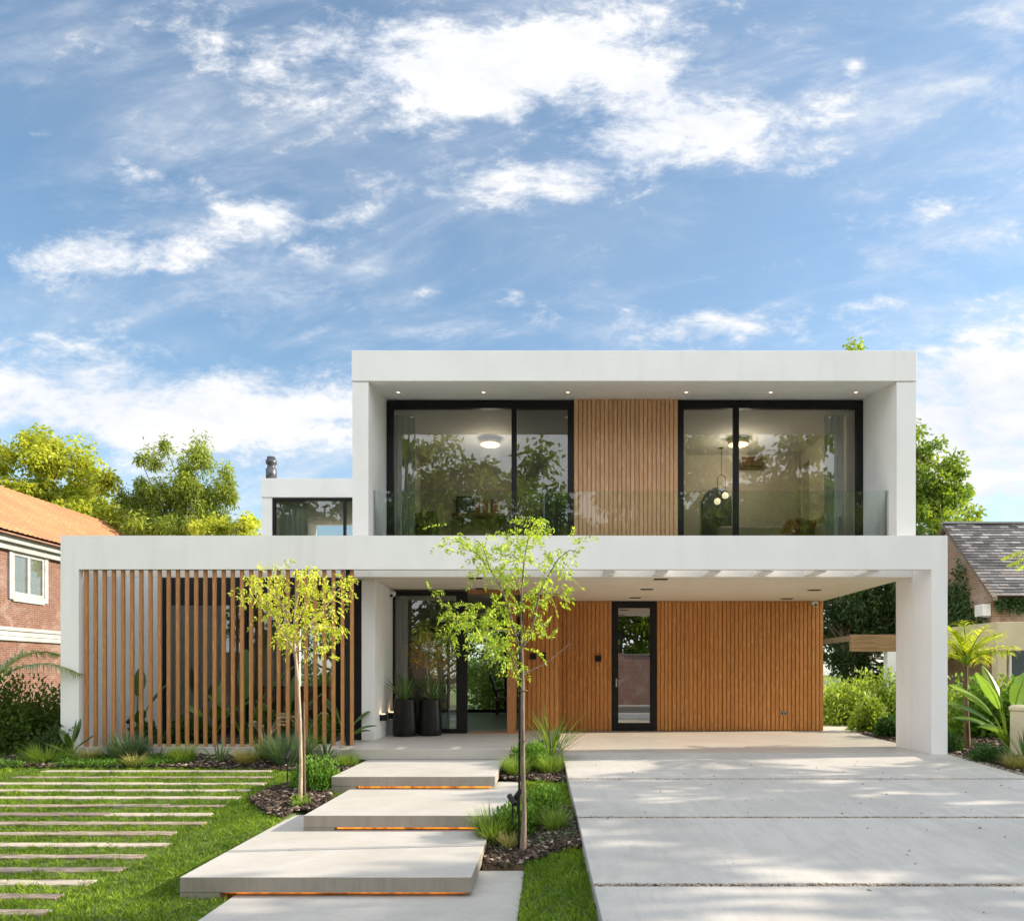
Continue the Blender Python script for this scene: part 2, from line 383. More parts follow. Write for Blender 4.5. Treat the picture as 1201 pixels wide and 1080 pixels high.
def np_mesh(name, V, quads, mat, parent=None, loc=None, rnd=None, smooth=False):
    V = np.asarray(V, np.float32); quads = np.asarray(quads, np.int32)
    nf, k = quads.shape
    me = bpy.data.meshes.new(name); me.vertices.add(len(V)); me.vertices.foreach_set('co', V.ravel())
    me.loops.add(nf * k); me.loops.foreach_set('vertex_index', quads.ravel())
    me.polygons.add(nf); me.polygons.foreach_set('loop_start', np.arange(0, nf * k, k, dtype=np.int32)); me.polygons.foreach_set('loop_total', np.full(nf, k, np.int32))
    if smooth: me.polygons.foreach_set('use_smooth', np.ones(nf, bool))
    me.update(calc_edges=True)
    if rnd is not None:
        a = me.attributes.new('rnd', 'FLOAT', 'FACE'); a.data.foreach_set('value', np.asarray(rnd, np.float32))
    return link(name, me, mat, parent, loc)
def unit(a): return a / np.maximum(np.linalg.norm(a, axis=1, keepdims=True), 1e-6)
def leaves(name, P, D, L, ratio, mat, parent=None, loc=None, rnd=None, droop=0.15):
    """one pointed leaf per point: base P, direction D, length L"""
    P = np.asarray(P, float); n = len(P); D = unit(np.asarray(D, float)); L = np.broadcast_to(np.asarray(L, float), (n,))[:, None]
    side = unit(np.cross(D, unit(rng.normal(size=(n, 3)))))
    nz = np.cross(side, D)
    W = L * ratio * .5
    a = P; b = P + D * L * .45 + side * W + nz * W * .25; c = P + D * L - np.array([0, 0, 1]) * L * droop; d = P + D * L * .45 - side * W + nz * W * .25
    V = np.stack([a, b, c, d], 1).reshape(-1, 3); Q = np.arange(4 * n).reshape(n, 4)
    return np_mesh(name, V, Q, mat, parent, loc, rng.random(n) if rnd is None else rnd)
class Strips:                                            # curved grass-like ribbons (all with the same segment count)
    def __init__(s, seg=4): s.seg, s.V, s.Q, s.r = seg, [], [], []
    def add(s, base, az, L, w, lean, curve, prof=None, r=None):
        seg = s.seg; pts = []; p = np.array(base, float); ang = lean
        d = np.array([math.cos(az), math.sin(az), 0]); st = np.array([-math.sin(az), math.cos(az), 0])
        n0 = len(s.V)
        for i in range(seg + 1):
            t = i / seg; ww = w * .5 * (prof(t) if prof else (1 - t ** 2 * .97))
            s.V.append(p - st * ww); s.V.append(p + st * ww)
            p = p + (d * math.sin(ang) + np.array([0, 0, 1]) * math.cos(ang)) * L / seg; ang += curve / seg
        rr = random.random() if r is None else r
        for i in range(seg): s.Q.append((n0 + 2 * i, n0 + 2 * i + 1, n0 + 2 * i + 3, n0 + 2 * i + 2)); s.r.append(rr)
    def build(s, name, mat, parent=None, loc=None): return np_mesh(name, s.V, s.Q, mat, parent, loc, s.r)

# ------------------------------------------------------------------ terrain
def zl(y):
    return np.interp(y, [-40, -14, -5.6, -4.66, -3.0, -.6, 0], [-.62, -.60, -.50, -.465, -.31, -.07, -.04])
def zd(y): return np.where(y < 0, np.maximum(.047 * y, -.56), 0) - .0
def ground_z(x, y):
    x = np.asarray(x, float); y = np.asarray(y, float)
    a = zl(y); b = zd(y) - .10
    t = np.clip((x + .35) / .5, 0, 1); z = a * (1 - t) + b * t
    z = np.where(x > 5.6, zd(y) - .03, z)
    return z
STEPS = [(-2.81, -.61, -5.40, -2.98, -.33), (-2.43, -.40, -3.79, -1.55, -.18), (-2.65, -.69, -2.18, -.50, -.03)]   # x0,x1,y0,y1,top
PATH = (-2.42, -.24, -14.0, -4.66, -.48)
def drive_x(y): return .143 + .025 * max(0, -y)
def build_ground():
    def axis(lo, hi, a, b, step):
        core = np.arange(a, b + 1e-6, step)
        l = a - np.geomspace(step * 2, a - lo, 22); r = b + np.geomspace(step * 2, hi - b, 22)
        return np.concatenate([l[::-1], core, r])
    xs = axis(-400, 400, -9, 9, .09); ys = axis(-300, 700, -12, 3, .09)
    X, Y = np.meshgrid(xs, ys); Z = ground_z(X, Y)
    Z = Z + (np.sin(X * 2.1 + np.cos(Y * 1.3)) * np.sin(Y * 1.7) * .006)
    for x0, x1, y0, y1, top in STEPS:
        ins = (X > x0 + .02) & (X < x1 - .02) & (Y > y0 + .03) & (Y < y1 + .02)
        Z = np.where(ins, np.minimum(Z, top - .22), Z)
    ins = (X > PATH[0] + .02) & (X < PATH[1] - .02) & (Y < PATH[3]); Z = np.where(ins, np.minimum(Z, -.56), Z)
    ins = (X > .1) & (X < 5.9) & (Y < .6); Z = np.where(ins, Z - .05, Z)
    ins = (X > -7.4) & (X < 5.95) & (Y > 0); Z = np.where(ins, -.2, Z)
    ins = (Y < -12.5) & (Y > -22); Z = np.where(ins, np.minimum(Z, -.8), Z)
    ny, nx = X.shape
    V = np.stack([X, Y, Z], -1).reshape(-1, 3); i = np.arange(ny * nx).reshape(ny, nx)
    Q = np.stack([i[:-1, :-1], i[:-1, 1:], i[1:, 1:], i[1:, :-1]], -1).reshape(-1, 4)
    meta(np_mesh('ground', V, Q, 'soil_green', smooth=True), kind='structure')
build_ground()

# driveway: sloped slabs with gravel joints
SLAB_Y = [0.12, -1.93, -3.86, -5.79, -7.72, -9.65, -12.4]
def build_drive():
    m = MB()
    for k in range(len(SLAB_Y) - 1):
        y1, y0 = SLAB_Y[k] - (.032 if k else 0), SLAB_Y[k + 1] + .032
        z1, z0 = float(zd(np.array(min(y1, 0.)))), float(zd(np.array(y0)))
        xa, xb = drive_x(y0), drive_x(y1)
        v = [(xa, y0, z0 - .3), (5.93, y0, z0 - .3), (5.93, y1, z1 - .3), (xb, y1, z1 - .3), (xa, y0, z0), (5.93, y0, z0), (5.93, y1, z1), (xb, y1, z1)]
        m.add(v, [(0, 3, 2, 1), (4, 5, 6, 7), (0, 1, 5, 4), (1, 2, 6, 5), (2, 3, 7, 6), (3, 0, 4, 7)])
    meta(m.build('driveway', 'concrete_drive', bevel=.008), kind='structure')
    # carport floor, terrace and slat plinth
    m = MB(); m.box(.13, 5.95, .14, 4.4, -.35, .0); m.box(5.93, 7.6, 1.2, 6.5, -.35, -.012)
    meta(m.build('carport_floor', 'terrace_tile', bevel=.004), kind='structure')
    m = MB(); m.box(-3.45, .126, -.48, 3.6, -.03, .12); m.box(-7.1, -3.454, .0, .5, -.3, .10)
    xs = np.arange(-3.45, .1, .9)
    meta(m.build('terrace', 'terrace_tile', bevel=.005), kind='structure')
    m = MB(); m.box(-3.40, .1, -.40, 3.5, -.35, -.032)
    meta(m.build('terrace_base', 'dirt'), kind='structure')
    m = MB(); m.box(PATH[0], PATH[1], PATH[2], PATH[3], -.75, PATH[4])
    meta(m.build('path', 'concrete_step', bevel=.008), kind='structure')
    # gravel in joints and along the right edge
    P = []
    for y in SLAB_Y[1:5]:
        n = 1900; x = rng.uniform(drive_x(y), 5.93, n); yy = y + rng.uniform(-.036, .036, n); P.append(np.stack([x, yy, zd(yy) - .012 + rng.uniform(-.006, .008, n)], 1))
    n = 2600; yy = rng.uniform(-7, .1, n); x = 5.93 + rng.uniform(0.01, .16, n); P.append(np.stack([x, yy, zd(yy) - .015 + rng.uniform(-.005, .01, n)], 1))
    n = 70; yy = rng.uniform(-7, -.5, n); x = rng.uniform(.5, 5.8, n); P.append(np.stack([x, yy, zd(yy) + .003], 1))
    P = np.concatenate(P); rocks('gravel', P, (.007, .019), 'pebble')
    m = MB()
    for y in SLAB_Y[1:6]: m.box(drive_x(y) + .03, 5.9, y - .03, y + .03, float(zd(np.array(y))) - .2, float(zd(np.array(y))) - .022)
    meta(m.build('gravel_joint', 'dirt'), kind='structure')
    m = MB(); m.box(-80, 80, -20.5, -13.2, -.9, -.72); meta(m.build('road', 'asphalt'), kind='structure')
    m = MB(); m.box(-80, 80, -13.15, -12.45, -.9, -.56); m.box(-80, 80, -22.4, -20.55, -.9, -.6); meta(m.build('pavement', 'kerb_stone'), kind='structure')
def rocks(name, P, size, mat, flat=.6):
    n = len(P); s = rng.uniform(size[0], size[1], n)
    base = np.array([[1, 0, 0], [0, 1, 0], [-1, 0, 0], [0, -1, 0], [0, 0, 1], [0, 0, -1]], float)
    tri = np.array([[0, 1, 4], [1, 2, 4], [2, 3, 4], [3, 0, 4], [1, 0, 5], [2, 1, 5], [3, 2, 5], [0, 3, 5]])
    a = rng.uniform(0, 6.28, n); ca, sa = np.cos(a), np.sin(a)
    V = base[None] * s[:, None, None] * np.stack([rng.uniform(.7, 1.3, n), rng.uniform(.5, 1, n), np.full(n, flat)], 1)[:, None, :]
    V = np.stack([V[..., 0] * ca[:, None] - V[..., 1] * sa[:, None], V[..., 0] * sa[:, None] + V[..., 1] * ca[:, None], V[..., 2]], -1) + P[:, None, :]
    Q = (tri[None] + (np.arange(n) * 6)[:, None, None]).reshape(-1, 3)
    o = np_mesh(name, V.reshape(-1, 3), Q, mat, rnd=np.repeat(rng.random(n), 8)); meta(o, kind='stuff'); return o
build_drive()

ORD = ['lowest', 'middle', 'top']
for k, (x0, x1, y0, y1, top) in enumerate(STEPS):
    lab = ['widest concrete slab step at the foot of the entrance walk, nearest the lawn', 'middle concrete slab step between the lower and the uppermost step',
           'uppermost concrete slab step directly below the tiled entrance terrace'][k]
    t = thing('concrete_step', lab, 'step', ((x0 + x1) / 2, (y0 + y1) / 2, top), 'floating concrete steps up to the entrance')
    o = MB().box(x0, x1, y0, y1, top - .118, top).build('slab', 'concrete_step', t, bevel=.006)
    o.data.materials.append(M['concrete_stain_shade'])              # cast edge: brown stain, plus shade put into its darker colour
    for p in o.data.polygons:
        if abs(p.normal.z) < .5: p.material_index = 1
    MB().box(x0 + .22, x1 - .12, y0 + .16, y1 - .1, top - .26, top - .12).build('base', 'kerb_stone', t)
    m = MB().box(x0 + .30, x1 - .06, y0 + .10, y0 + .125, top - .1495, top - .130); m.build('light_strip', 'led_amber', t, label='glowing amber light strip under the front edge')
    MB().box(x0, x0 + .30, y0 + .004, y0 + .15, top - .24, top - .1185).build('side_support', 'concrete_stain_shade', t)

# lawn strips (old timber sleepers)
ROWS = np.linspace(-1.12, -5.72, 15)
names = ['first', 'second', 'third', 'fourth', 'fifth', 'sixth', 'seventh', 'eighth', 'ninth', 'tenth', 'eleventh', 'twelfth', 'thirteenth', 'fourteenth', 'fifteenth', 'sixteenth']
RECTS = []
for i, y in enumerate(ROWS):
    xl = [-6.85, -7.0, -7.2][i] if i < 3 else -7.5
    xr = [-3.75, -3.6, -3.62, -3.62, -3.6, -3.66, -3.62, -3.6, -3.7, -3.62, -3.66, -3.62, -3.64, -3.68, -3.60][i] + random.uniform(-.04, .04)
    cuts = {2: [-4.9], 4: [-5.0], 5: [-6.3, -4.3], 6: [-4.75], 8: [-4.9], 9: [-4.2], 10: [-5.0], 12: [-4.4]}.get(i, [])
    mats = ['sleeper_pale', 'sleeper_wood', 'sleeper_pale', 'sleeper_pale', 'sleeper_pale', 'sleeper_wood', 'sleeper_dark', 'sleeper_wood', 'sleeper_wood', 'sleeper_pale', 'sleeper_wood', 'sleeper_wood', 'sleeper_pale', 'sleeper_dark', 'sleeper_wood']
    xs = [xl] + cuts + [xr]
    for j in range(len(xs) - 1):
        a, b = xs[j] + .008, xs[j + 1] - .008
        mt = mats[i] if not (i == 6 and j == 1) else 'sleeper_pale'
        w = random.uniform(.060, .080)
        n = 14; top, bot = [], []; m = MB()
        zc = float(ground_z(a, y)) + random.uniform(.016, .024)
        lo = [(a + (b - a) * q / n, y - w + random.uniform(-.010, .010)) for q in range(n + 1)]; hi = [(a + (b - a) * q / n, y + w + random.uniform(-.010, .010)) for q in range(n, -1, -1)]
        m.prism(lo + hi, zc - .10, zc, 'z')
        tone = {'sleeper_pale': 'pale', 'sleeper_wood': 'grey brown', 'sleeper_dark': 'dark weathered'}[mt]
        seg = '' if not cuts else (', left piece' if j == 0 else (', right piece' if j == len(xs) - 2 else ', middle piece'))
        o = m.build('sleeper_strip', mt, loc=((a + b) / 2, y, zc - .1), bevel=.008)
        meta(o, '%s timber strip across the left lawn, %s row counted from the house%s' % (tone, names[i], seg), 'paving strip', 'timber strips laid across the left lawn')
        RECTS.append((a, b, y - w, y + w))

# beds
def in_poly(px, py, poly):
    c = np.zeros(len(px), bool); j = len(poly) - 1
    for i in range(len(poly)):
        xi, yi = poly[i]; xj, yj = poly[j]
        hit = ((yi > py) != (yj > py)) & (px < (xj - xi) * (py - yi) / (yj - yi + 1e-12) + xi); c ^= hit; j = i
    return c
BED_SLAT = [(-9.5, -.95), (-5.6, -.92), (-4.2, -.98), (-3.2, -1.15), (-2.75, -1.3), (-2.75, -.45), (-3.4, -.02), (-9.5, -.02)]
BED_YELLOW = [(-2.82, -3.25), (-3.1, -3.05), (-3.5, -2.5), (-3.45, -2.05), (-2.9, -1.3), (-2.64, -1.3), (-2.64, -2.2), (-2.44, -2.9), (-2.8, -3.0)]
BED_RIGHT_STEP = [(-.68, -1.55), (.16, -1.75), (.14, .10), (-.68, -.48)]
BED_TREE = [(-.60, -4.65), (-.24, -4.65), (.26, -4.60), (.2, -3.2), (-.1, -2.9), (-.42, -2.7), (-.63, -3.2)]
BED_DRIVE = [(6.1, -7), (6.1, -1.5), (6.05, .1), (6.0, .9), (6.4, 1.5), (7.0, 1.0), (9.5, 0), (11, -3), (11, -7)]
BED_BACK = [(5.98, 1.15), (6.2, 3.8), (7.2, 5.2), (9, 4.5), (8.6, 1.2), (6.4, 1.2)]
BEDS = [BED_SLAT, BED_YELLOW, BED_RIGHT_STEP, BED_TREE, BED_DRIVE, BED_BACK]
def grid_patch(name, poly, dz, mat):
    xs = [p[0] for p in poly]; ys = [p[1] for p in poly]
    m = MB(); bm = bmesh.new()
    vs = [bm.verts.new((x, y, 0)) for x, y in poly]; bm.faces.new(vs); bmesh.ops.triangulate(bm, faces=bm.faces)
    for _ in range(5):
        ed = [e for e in bm.edges if e.calc_length() > .22]
        if not ed: break
        bmesh.ops.subdivide_edges(bm, edges=ed, cuts=1); bmesh.ops.triangulate(bm, faces=bm.faces)
    for v in bm.verts: v.co.z = float(ground_z(v.co.x, v.co.y)) + dz
    me = bpy.data.meshes.new(name); bm.to_mesh(me); bm.free()
    meta(link(name, me, mat), kind='structure')
for b in BEDS: grid_patch('planting_bed', b, .02, 'dirt')
def sample_poly(poly, n):
    x0, x1 = min(p[0] for p in poly), max(p[0] for p in poly); y0, y1 = min(p[1] for p in poly), max(p[1] for p in poly)
    x = rng.uniform(x0, x1, n); y = rng.uniform(y0, y1, n); k = in_poly(x, y, poly); return x[k], y[k]
def chips():
    X, Y = [], []
    for b, d in zip(BEDS, (7000, 3400, 2600, 3600, 9000, 4000)):
        x, y = sample_poly(b, d); X.append(x); Y.append(y)
    X = np.concatenate(X); Y = np.concatenate(Y); n = len(X)
    Z = ground_z(X, Y) + .022 + rng.uniform(0, .022, n)
    L = rng.uniform(.012, .065, n); W = L * rng.uniform(.3, .7, n); H = rng.uniform(.004, .010, n); a = rng.uniform(0, 6.28, n); tl = rng.uniform(-.5, .5, n)
    c, s = np.cos(a), np.sin(a)
    u = np.stack([c * np.cos(tl), s * np.cos(tl), np.sin(tl)], 1); v = np.stack([-s, c, rng.uniform(-.3, .3, n)], 1); w = np.cross(u, v)
    P = np.stack([X, Y, Z], 1); V = []
    for i, j, k in ((-1, -1, -1), (1, -1, -1), (1, 1, -1), (-1, 1, -1), (-1, -1, 1), (1, -1, 1), (1, 1, 1), (-1, 1, 1)):
        V.append(P + u * (L * i)[:, None] * .6 + v * (W * j)[:, None] * .6 + w * (H * k)[:, None])
    V = np.stack(V, 1).reshape(-1, 3)
    q = np.array([(4, 5, 6, 7), (0, 1, 5, 4), (1, 2, 6, 5), (2, 3, 7, 6), (3, 0, 4, 7)])
    Q = (q[None] + (np.arange(n) * 8)[:, None, None]).reshape(-1, 4)
    meta(np_mesh('bark_mulch', V, Q, 'mulch_chip', rnd=np.repeat(rng.random(n) ** 2.0, 5)), kind='stuff')
chips()
meta(MB().box(-.60, -.245, -4.655, -4.63, -.56, -.43).build('bed_edging', 'bark_dark', loc=(-.42, -4.64, -.5)), 'dark timber edging board where the tree bed meets the lower path slab', 'edging')

def lawn():
    def blades(x, y, hmin, hmax, w):
        keep = np.ones(len(x), bool)
        for b in BEDS: keep &= ~in_poly(x, y, b)
        for a, b, c, d in RECTS: keep &= ~((x > a - .004) & (x < b + .004) & (y > c + .016) & (y < d - .016))
        for x0, x1, y0, y1, t in STEPS: keep &= ~((x > x0 - .01) & (x < x1 + .01) & (y > y0 - .01) & (y < y1))
        keep &= ~((x > PATH[0] - .012) & (x < PATH[1] + .012) & (y < PATH[3]))
        x, y = x[keep], y[keep]; n = len(x)
        z = ground_z(x, y) - .005; h = rng.uniform(hmin, hmax, n) * (.8 + .45 * np.sin(x * 23 + np.sin(y * 17) * 2) * np.sin(y * 29 + x * 11)); a = rng.uniform(0, 6.28, n); le = rng.uniform(.2, 1.3, n) * h; ww = w * rng.uniform(.7, 1.3, n)
        b = rng.uniform(0, 6.28, n); s = np.stack([np.cos(b), np.sin(b), np.zeros(n)], 1) * ww[:, None]
        P = np.stack([x, y, z], 1); d = np.stack([np.cos(a) * le, np.sin(a) * le, h], 1)
        return np.stack([P - s, P + s, P + d * .55 + s * .8 + np.array([0, 0, .003]), P + d - s * .1], 1).reshape(-1, 3)
    VS = []
    n = 260000; x = rng.uniform(-8.2, -2.4, n); y = rng.uniform(-7.2, -.85, n); k = (x > (y - CY) * -.80 - .1); VS.append(blades(x[k], y[k], .025, .055, .0032))
    n = 40000; x = rng.uniform(-.45, .42, n); y = rng.uniform(-7.4, -1.4, n); k = x < .135 - .025 * y; VS.append(blades(x[k], y[k], .03, .06, .0032))
    n = 26000; x = rng.uniform(-10.5, -7.3, n); y = rng.uniform(-3, 1.5, n); VS.append(blades(x, y, .03, .07, .005))
    n = 50000; x = rng.uniform(6, 14, n); y = rng.uniform(2.0, 12, n); k = ~((x < 7.7) & (y < 6.6)); VS.append(blades(x[k], y[k], .03, .08, .008))
    V = np.concatenate(VS); n = len(V) // 4
    meta(np_mesh('lawn_grass', V, np.arange(4 * n).reshape(n, 4), 'lawn_blade', rnd=rng.random(n)), kind='stuff')
lawn()

# ------------------------------------------------------------------ the house
H = thing('modern_house', 'white two storey modern house with timber cladding, slat screen and open carport', 'house')
FL = .12                                                   # ground floor level
def screenmat():
    m = bpy.data.materials.new('insect_mesh'); m.use_nodes = True; M['insect_mesh'] = m; nt = m.node_tree; p = nt.nodes['Principled BSDF']
    p.inputs['Base Color'].default_value = (.10, .10, .105, 1); p.inputs['Roughness'].default_value = .7
    out = nt.nodes['Material Output']; tr = nt.nodes.new('ShaderNodeBsdfTransparent'); mx = nt.nodes.new('ShaderNodeMixShader'); mx.inputs[0].default_value = .45
    nt.links.new(tr.outputs[0], mx.inputs[1]); nt.links.new(p.outputs[0], mx.inputs[2]); nt.links.new(mx.outputs[0], out.inputs[0])
screenmat()

def build_shell():
    m = MB()
    m.prism([(-7.372, -.35), (-7.10, -.35), (-7.10, 2.765), (5.68, 2.765), (5.68, -.35), (5.92, -.35), (5.92, 3.27), (-7.372, 3.27)], 0, .12)
    m.box(-7.372, -7.102, .1201, .95, -.35, 3.27); m.box(5.682, 5.92, .1201, 1.13, -.35, 3.268)
    m.box(-7.372, -7.102, 1.08, 9.6, -.35, 3.27)
    m.build('portal_frame', 'white_render', H)
    m = MB(); m.prism([(-3.3, .60), (5.69, .60), (5.69, 9.6), (-7.099, 9.6), (-7.099, 2.425), (-3.3, 2.425)], 2.73, 3.14, 'z'); m.build('ceiling_slab', 'concrete_ceiling', H)
    MB().box(-7.099, 5.679, .575, .597, 2.728, 3.16).build('fascia', 'white_render', H)
    for k in range(8):
        x = .06 + .8 * k - .09
        if x + .18 < 5.67: MB().box(x, x + .18, .122, .573, 2.745, 3.0).build('pergola_rib', 'white_render', H)
    # upper box
    m = MB()
    m.prism([(.95, 3.15), (8, 3.15), (8, 6.218), (1.063, 6.218), (1.063, 5.952), (.95, 5.952)], 5.61, 5.92, 'x')
    m.build('upper_wall', 'white_render', H)
    MB().prism([(.95, 3.15), (8, 3.15), (8, 6.218), (1.063, 6.218), (1.063, 5.952), (.95, 5.952)], -3.26, -3.0, 'x').build('upper_wall', 'white_render', H)
    MB().box(-3.27, 5.93, .935, 1.06, 5.962, 6.46).build('parapet', 'white_render', H, bevel=.006)
    m = MB(); m.box(-3.262, 5.922, 1.062, 8, 6.22, 6.455); m.build('roof', 'white_render', H)
    m = MB(); m.prism([(1.062, 5.97), (2.30, 6.158), (2.30, 6.215), (1.062, 6.215)], -2.999, 5.609, 'x'); m.build('soffit', 'white_render', H)
    MB().box(-2.998, 5.608, .96, 2.22, 3.145, 3.19).build('balcony_floor', 'terrace_tile', H)
    # rear upstairs block
    m = MB(); m.box(-6.36, -6.14, 5.0, 8.0, 3.15, 5.05); m.box(-6.139, -3.265, 5.02, 5.3, 3.15, 3.2)
    m.build('rear_block_wall', 'white_render', H)
    m = MB(); m.box(-6.38, -3.265, 4.98, 8.02, 5.058, 5.47); m.build('rear_block_parapet', 'white_render', H, bevel=.006)
    # chimney flue
    fl = MB(); c = (-6.29, 5.35, 5.47); fl.lathe(c, [(.0, 0), (.115, 0), (.115, .30), (.085, .33), (.085, .40), (.118, .42), (.118, .50), (.09, .51), (.09, .57), (0, .575)], 20)
    fl.build('chimney', 'flue_metal', H)
    # fin beside the entrance
    MB().box(-3.115, -2.90, .96, 3.0, FL - .002, 2.728).build('entrance_fin_wall', 'white_render', H, bevel=.005)
    # ground floor side/rear walls
    m = MB(); m.box(5.45, 5.69, 4.52, 9.6, -.2, 2.728); m.box(.4, 5.449, 9.4, 9.6, -.2, 2.728); m.build('rear_wall', 'white_render', H)
build_shell()

def battens(name, x0, x1, yf, z0, z1, pitch, mat, duty=.78, depth=.028, thick=.05, label=None, phase=0):
    n = max(1, round((x1 - x0) / pitch)); p = (x1 - x0) / n; prof = []
    for i in range(n):
        a = x0 + i * p; g = p * (1 - duty) / 2
        prof += [(a, yf + depth), (a + g, yf + depth), (a + g + .002, yf), (a + p - g - .002, yf), (a + p - g, yf + depth)]
    prof += [(x1, yf + depth), (x1, yf + thick), (x0, yf + thick)]
    m = MB(); nn = len(prof)
    v = [(x, y, z0) for x, y in prof] + [(x, y, z1) for x, y in prof]
    m.add(v, [(i, (i + 1) % nn, (i + 1) % nn + nn, i + nn) for i in range(nn)])
    m.add(v, [tuple(range(nn)), tuple(range(2 * nn - 1, nn - 1, -1))])
    return m.build(name, mat, H, label=label)
def build_wood():
    Y = 4.37
    for a, b in ((.125, 1.25), (2.19, 2.508), (2.515, 3.567), (3.574, 4.587), (4.594, 5.70)):
        battens('timber_cladding', a, b, Y, .012, 2.722, .0868, 'wood_cladding')
    battens('timber_cladding', -.575, .118, 3.1, FL, 2.722, .0868, 'wood_cladding', label='timber cladding panel stepping forward beside the entrance')
    MB().box(.10, .121, 3.152, 4.42, FL, 2.722).build('cladding_return', 'wood_door', H)
    MB().box(-.572, .099, 3.16, 3.3, FL, 2.724).build('hall_wall', 'interior_grey', H)
    MB().box(.13, 5.69, 4.45, 4.51, -.1, 2.726).build('cladding_backing', 'interior_grey', H)
    battens('upper_timber_cladding', .388, 2.257, 2.17, 3.19, 6.150, .0782, 'wood_upper', label='lighter timber cladding between the two upstairs windows')
    MB().box(.388, 2.257, 2.225, 2.30, 3.19, 6.152).build('cladding_backing', 'interior_grey', H)
build_wood()

def build_slats():
    x0 = PX(98.4, .05); pitch = (PX(410.2, .05) - x0) / 29; m = MB()
    for i in range(30):
        x = x0 + i * pitch; m.box(x, x + .056, .05, .084, .10, 2.762)
    sc = m.build('slat_screen', 'wood_slat', H, bevel=.005)
    MB().box(x0 + 28 * pitch + .075, x0 + 29 * pitch - .004, .04, .13, .101, 2.76).build('screen_post', 'black_metal', H)
    MB().box(-3.24, -3.13, .97, 1.07, FL, 2.728).build('screen_post', 'black_metal', H)
build_slats()

def window(name, x0, x1, z0, z1, y, mull=(), top=.13, side=.11, bot=.05, depth=.09, label=None, glassm='glass_window', mw=.095):
    m = MB()
    m.box(x0, x0 + side, y, y + depth, z0, z1); m.box(x1 - side, x1, y, y + depth, z0, z1)
    m.box(x0 + side, x1 - side, y, y + depth, z1 - top, z1); m.box(x0 + side, x1 - side, y, y + depth, z0, z0 + bot)
    for c in mull: m.box(c - mw / 2, c + mw / 2, y - .012, y + depth - .01, z0 + bot, z1 - top)
    f = m.build(name, 'black_metal', H, label=label)
    xs = [x0 + side] + [q for c in mull for q in (c - mw / 2, c + mw / 2)] + [x1 - side]
    for i in range(0, len(xs), 2):
        p = MB().box(xs[i], xs[i + 1], y + .04, y + .046, z0 + bot, z1 - top).build('pane', glassm, f)
    return f
def build_windows():
    YW = 2.22
    w = window('sliding_window', -2.985, .385, 3.19, 6.12, YW, (PX(603, YW),), label='left upstairs sliding window with a narrow screened sash')
    MB().box(PX(606.5, YW), .275, YW + .065, YW + .067, 3.24, 5.99).build('insect_screen', 'insect_mesh', w)
    window('sliding_window', 2.26, 5.605, 3.19, 6.12, YW, (PX(863.5, YW),), label='right upstairs sliding window')
    window('rear_block_window', -6.138, -3.27, 3.2, 5.05, 5.03, (PX(404, 5.03),), top=.05, side=.05, bot=.05, mw=.05)
    # balcony balustrade
    g = MB().box(-2.97, 5.58, 1.25, 1.264, 3.19, 4.25).build('glass_balustrade', 'glass_rail', H)
    for x in (-2.985, 5.59): MB().box(x - .012, x + .012, 1.235, 1.28, 3.19, 4.26).build('clamp_post', 'steel', g)
    # garage door
    m = MB(); x0, x1, y = 1.253, 2.187, 4.35
    m.box(x0, x0 + .13, y, y + .09, .014, 2.72); m.box(x1 - .14, x1, y, y + .09, .014, 2.72); m.box(x0 + .13, x1 - .14, y, y + .09, 2.58, 2.72); m.box(x0 + .13, x1 - .14, y, y + .09, .014, .17)
    d = m.build('side_door', 'black_metal', H, bevel=.004)
    MB().box(x0 + .13, x1 - .14, y + .03, y + .036, .17, 2.58).build('pane', 'glass_door', d)
    m = MB(); m.tube([(x0 + .09, y, 1.06), (x0 + .09, y - .05, 1.06), (x0 + .22, y - .05, 1.06)], .01); m.box(x0 + .075, x0 + .105, y - .006, y, .93, 1.10); m.build('handle', 'steel', d)
    # entrance glazing, blind, door
    YG = 2.28
    f = window('entrance_window', -2.897, -1.55, FL, 2.70, YG, (), top=.08, side=.03, bot=.08, glassm='glass_window')
    MB().box(-1.745, -1.581, YG - .004, YG + .088, FL + .08, 2.62).build('jamb', 'black_metal', f)
    m = MB()
    for k in range(62):
        z = .22 + k * .0385; m.box(-2.84, -1.77, YG + .14, YG + .160, z, z + .003)
    for x in (-2.7, -2.3, -1.9): m.box(x - .003, x + .003, YG + .145, YG + .15, .2, 2.6)
    m.build('venetian_blind', 'interior_white', f)
    m = MB(); m.box(-1.547, -.58, YG, YG + .12, 2.655, 2.727); m.build('door_header', 'wood_door', H)
    d = MB().box(-.825, -.69, YG + .03, YG + 1.15, FL + .004, 2.652).build('entrance_door', 'wood_door', H, label='tall timber entrance door standing open, seen edge on')
    MB().box(-.845, -.827, YG + .12, YG + .16, .5, 1.9).build('handle', 'black_metal', d)
    MB().box(-1.547, -.58, YG + .002, YG + .12, FL - .001, FL + .016).build('door_sill', 'wood_door', H)
    # living room glazing behind the slat screen
    y = 2.32
    window('living_room_window', -7.097, -3.24, FL, 2.95, y, (PX(286, y), PX(345, y), PX(396, y)), top=.50, side=.10, bot=.10, mw=.12)
    # rear garden glazing
    window('garden_window', -6.9, .38, FL, 2.45, 9.3, (-5.6, -4.2, -2.9, PX(593, 9.3)), top=.10, side=.08, bot=.09, mw=.07, glassm='glass_clear')
    MB().box(-7.099, .39, 9.28, 9.42, 2.452, 2.728).build('garden_lintel', 'interior_grey', H)
build_windows()

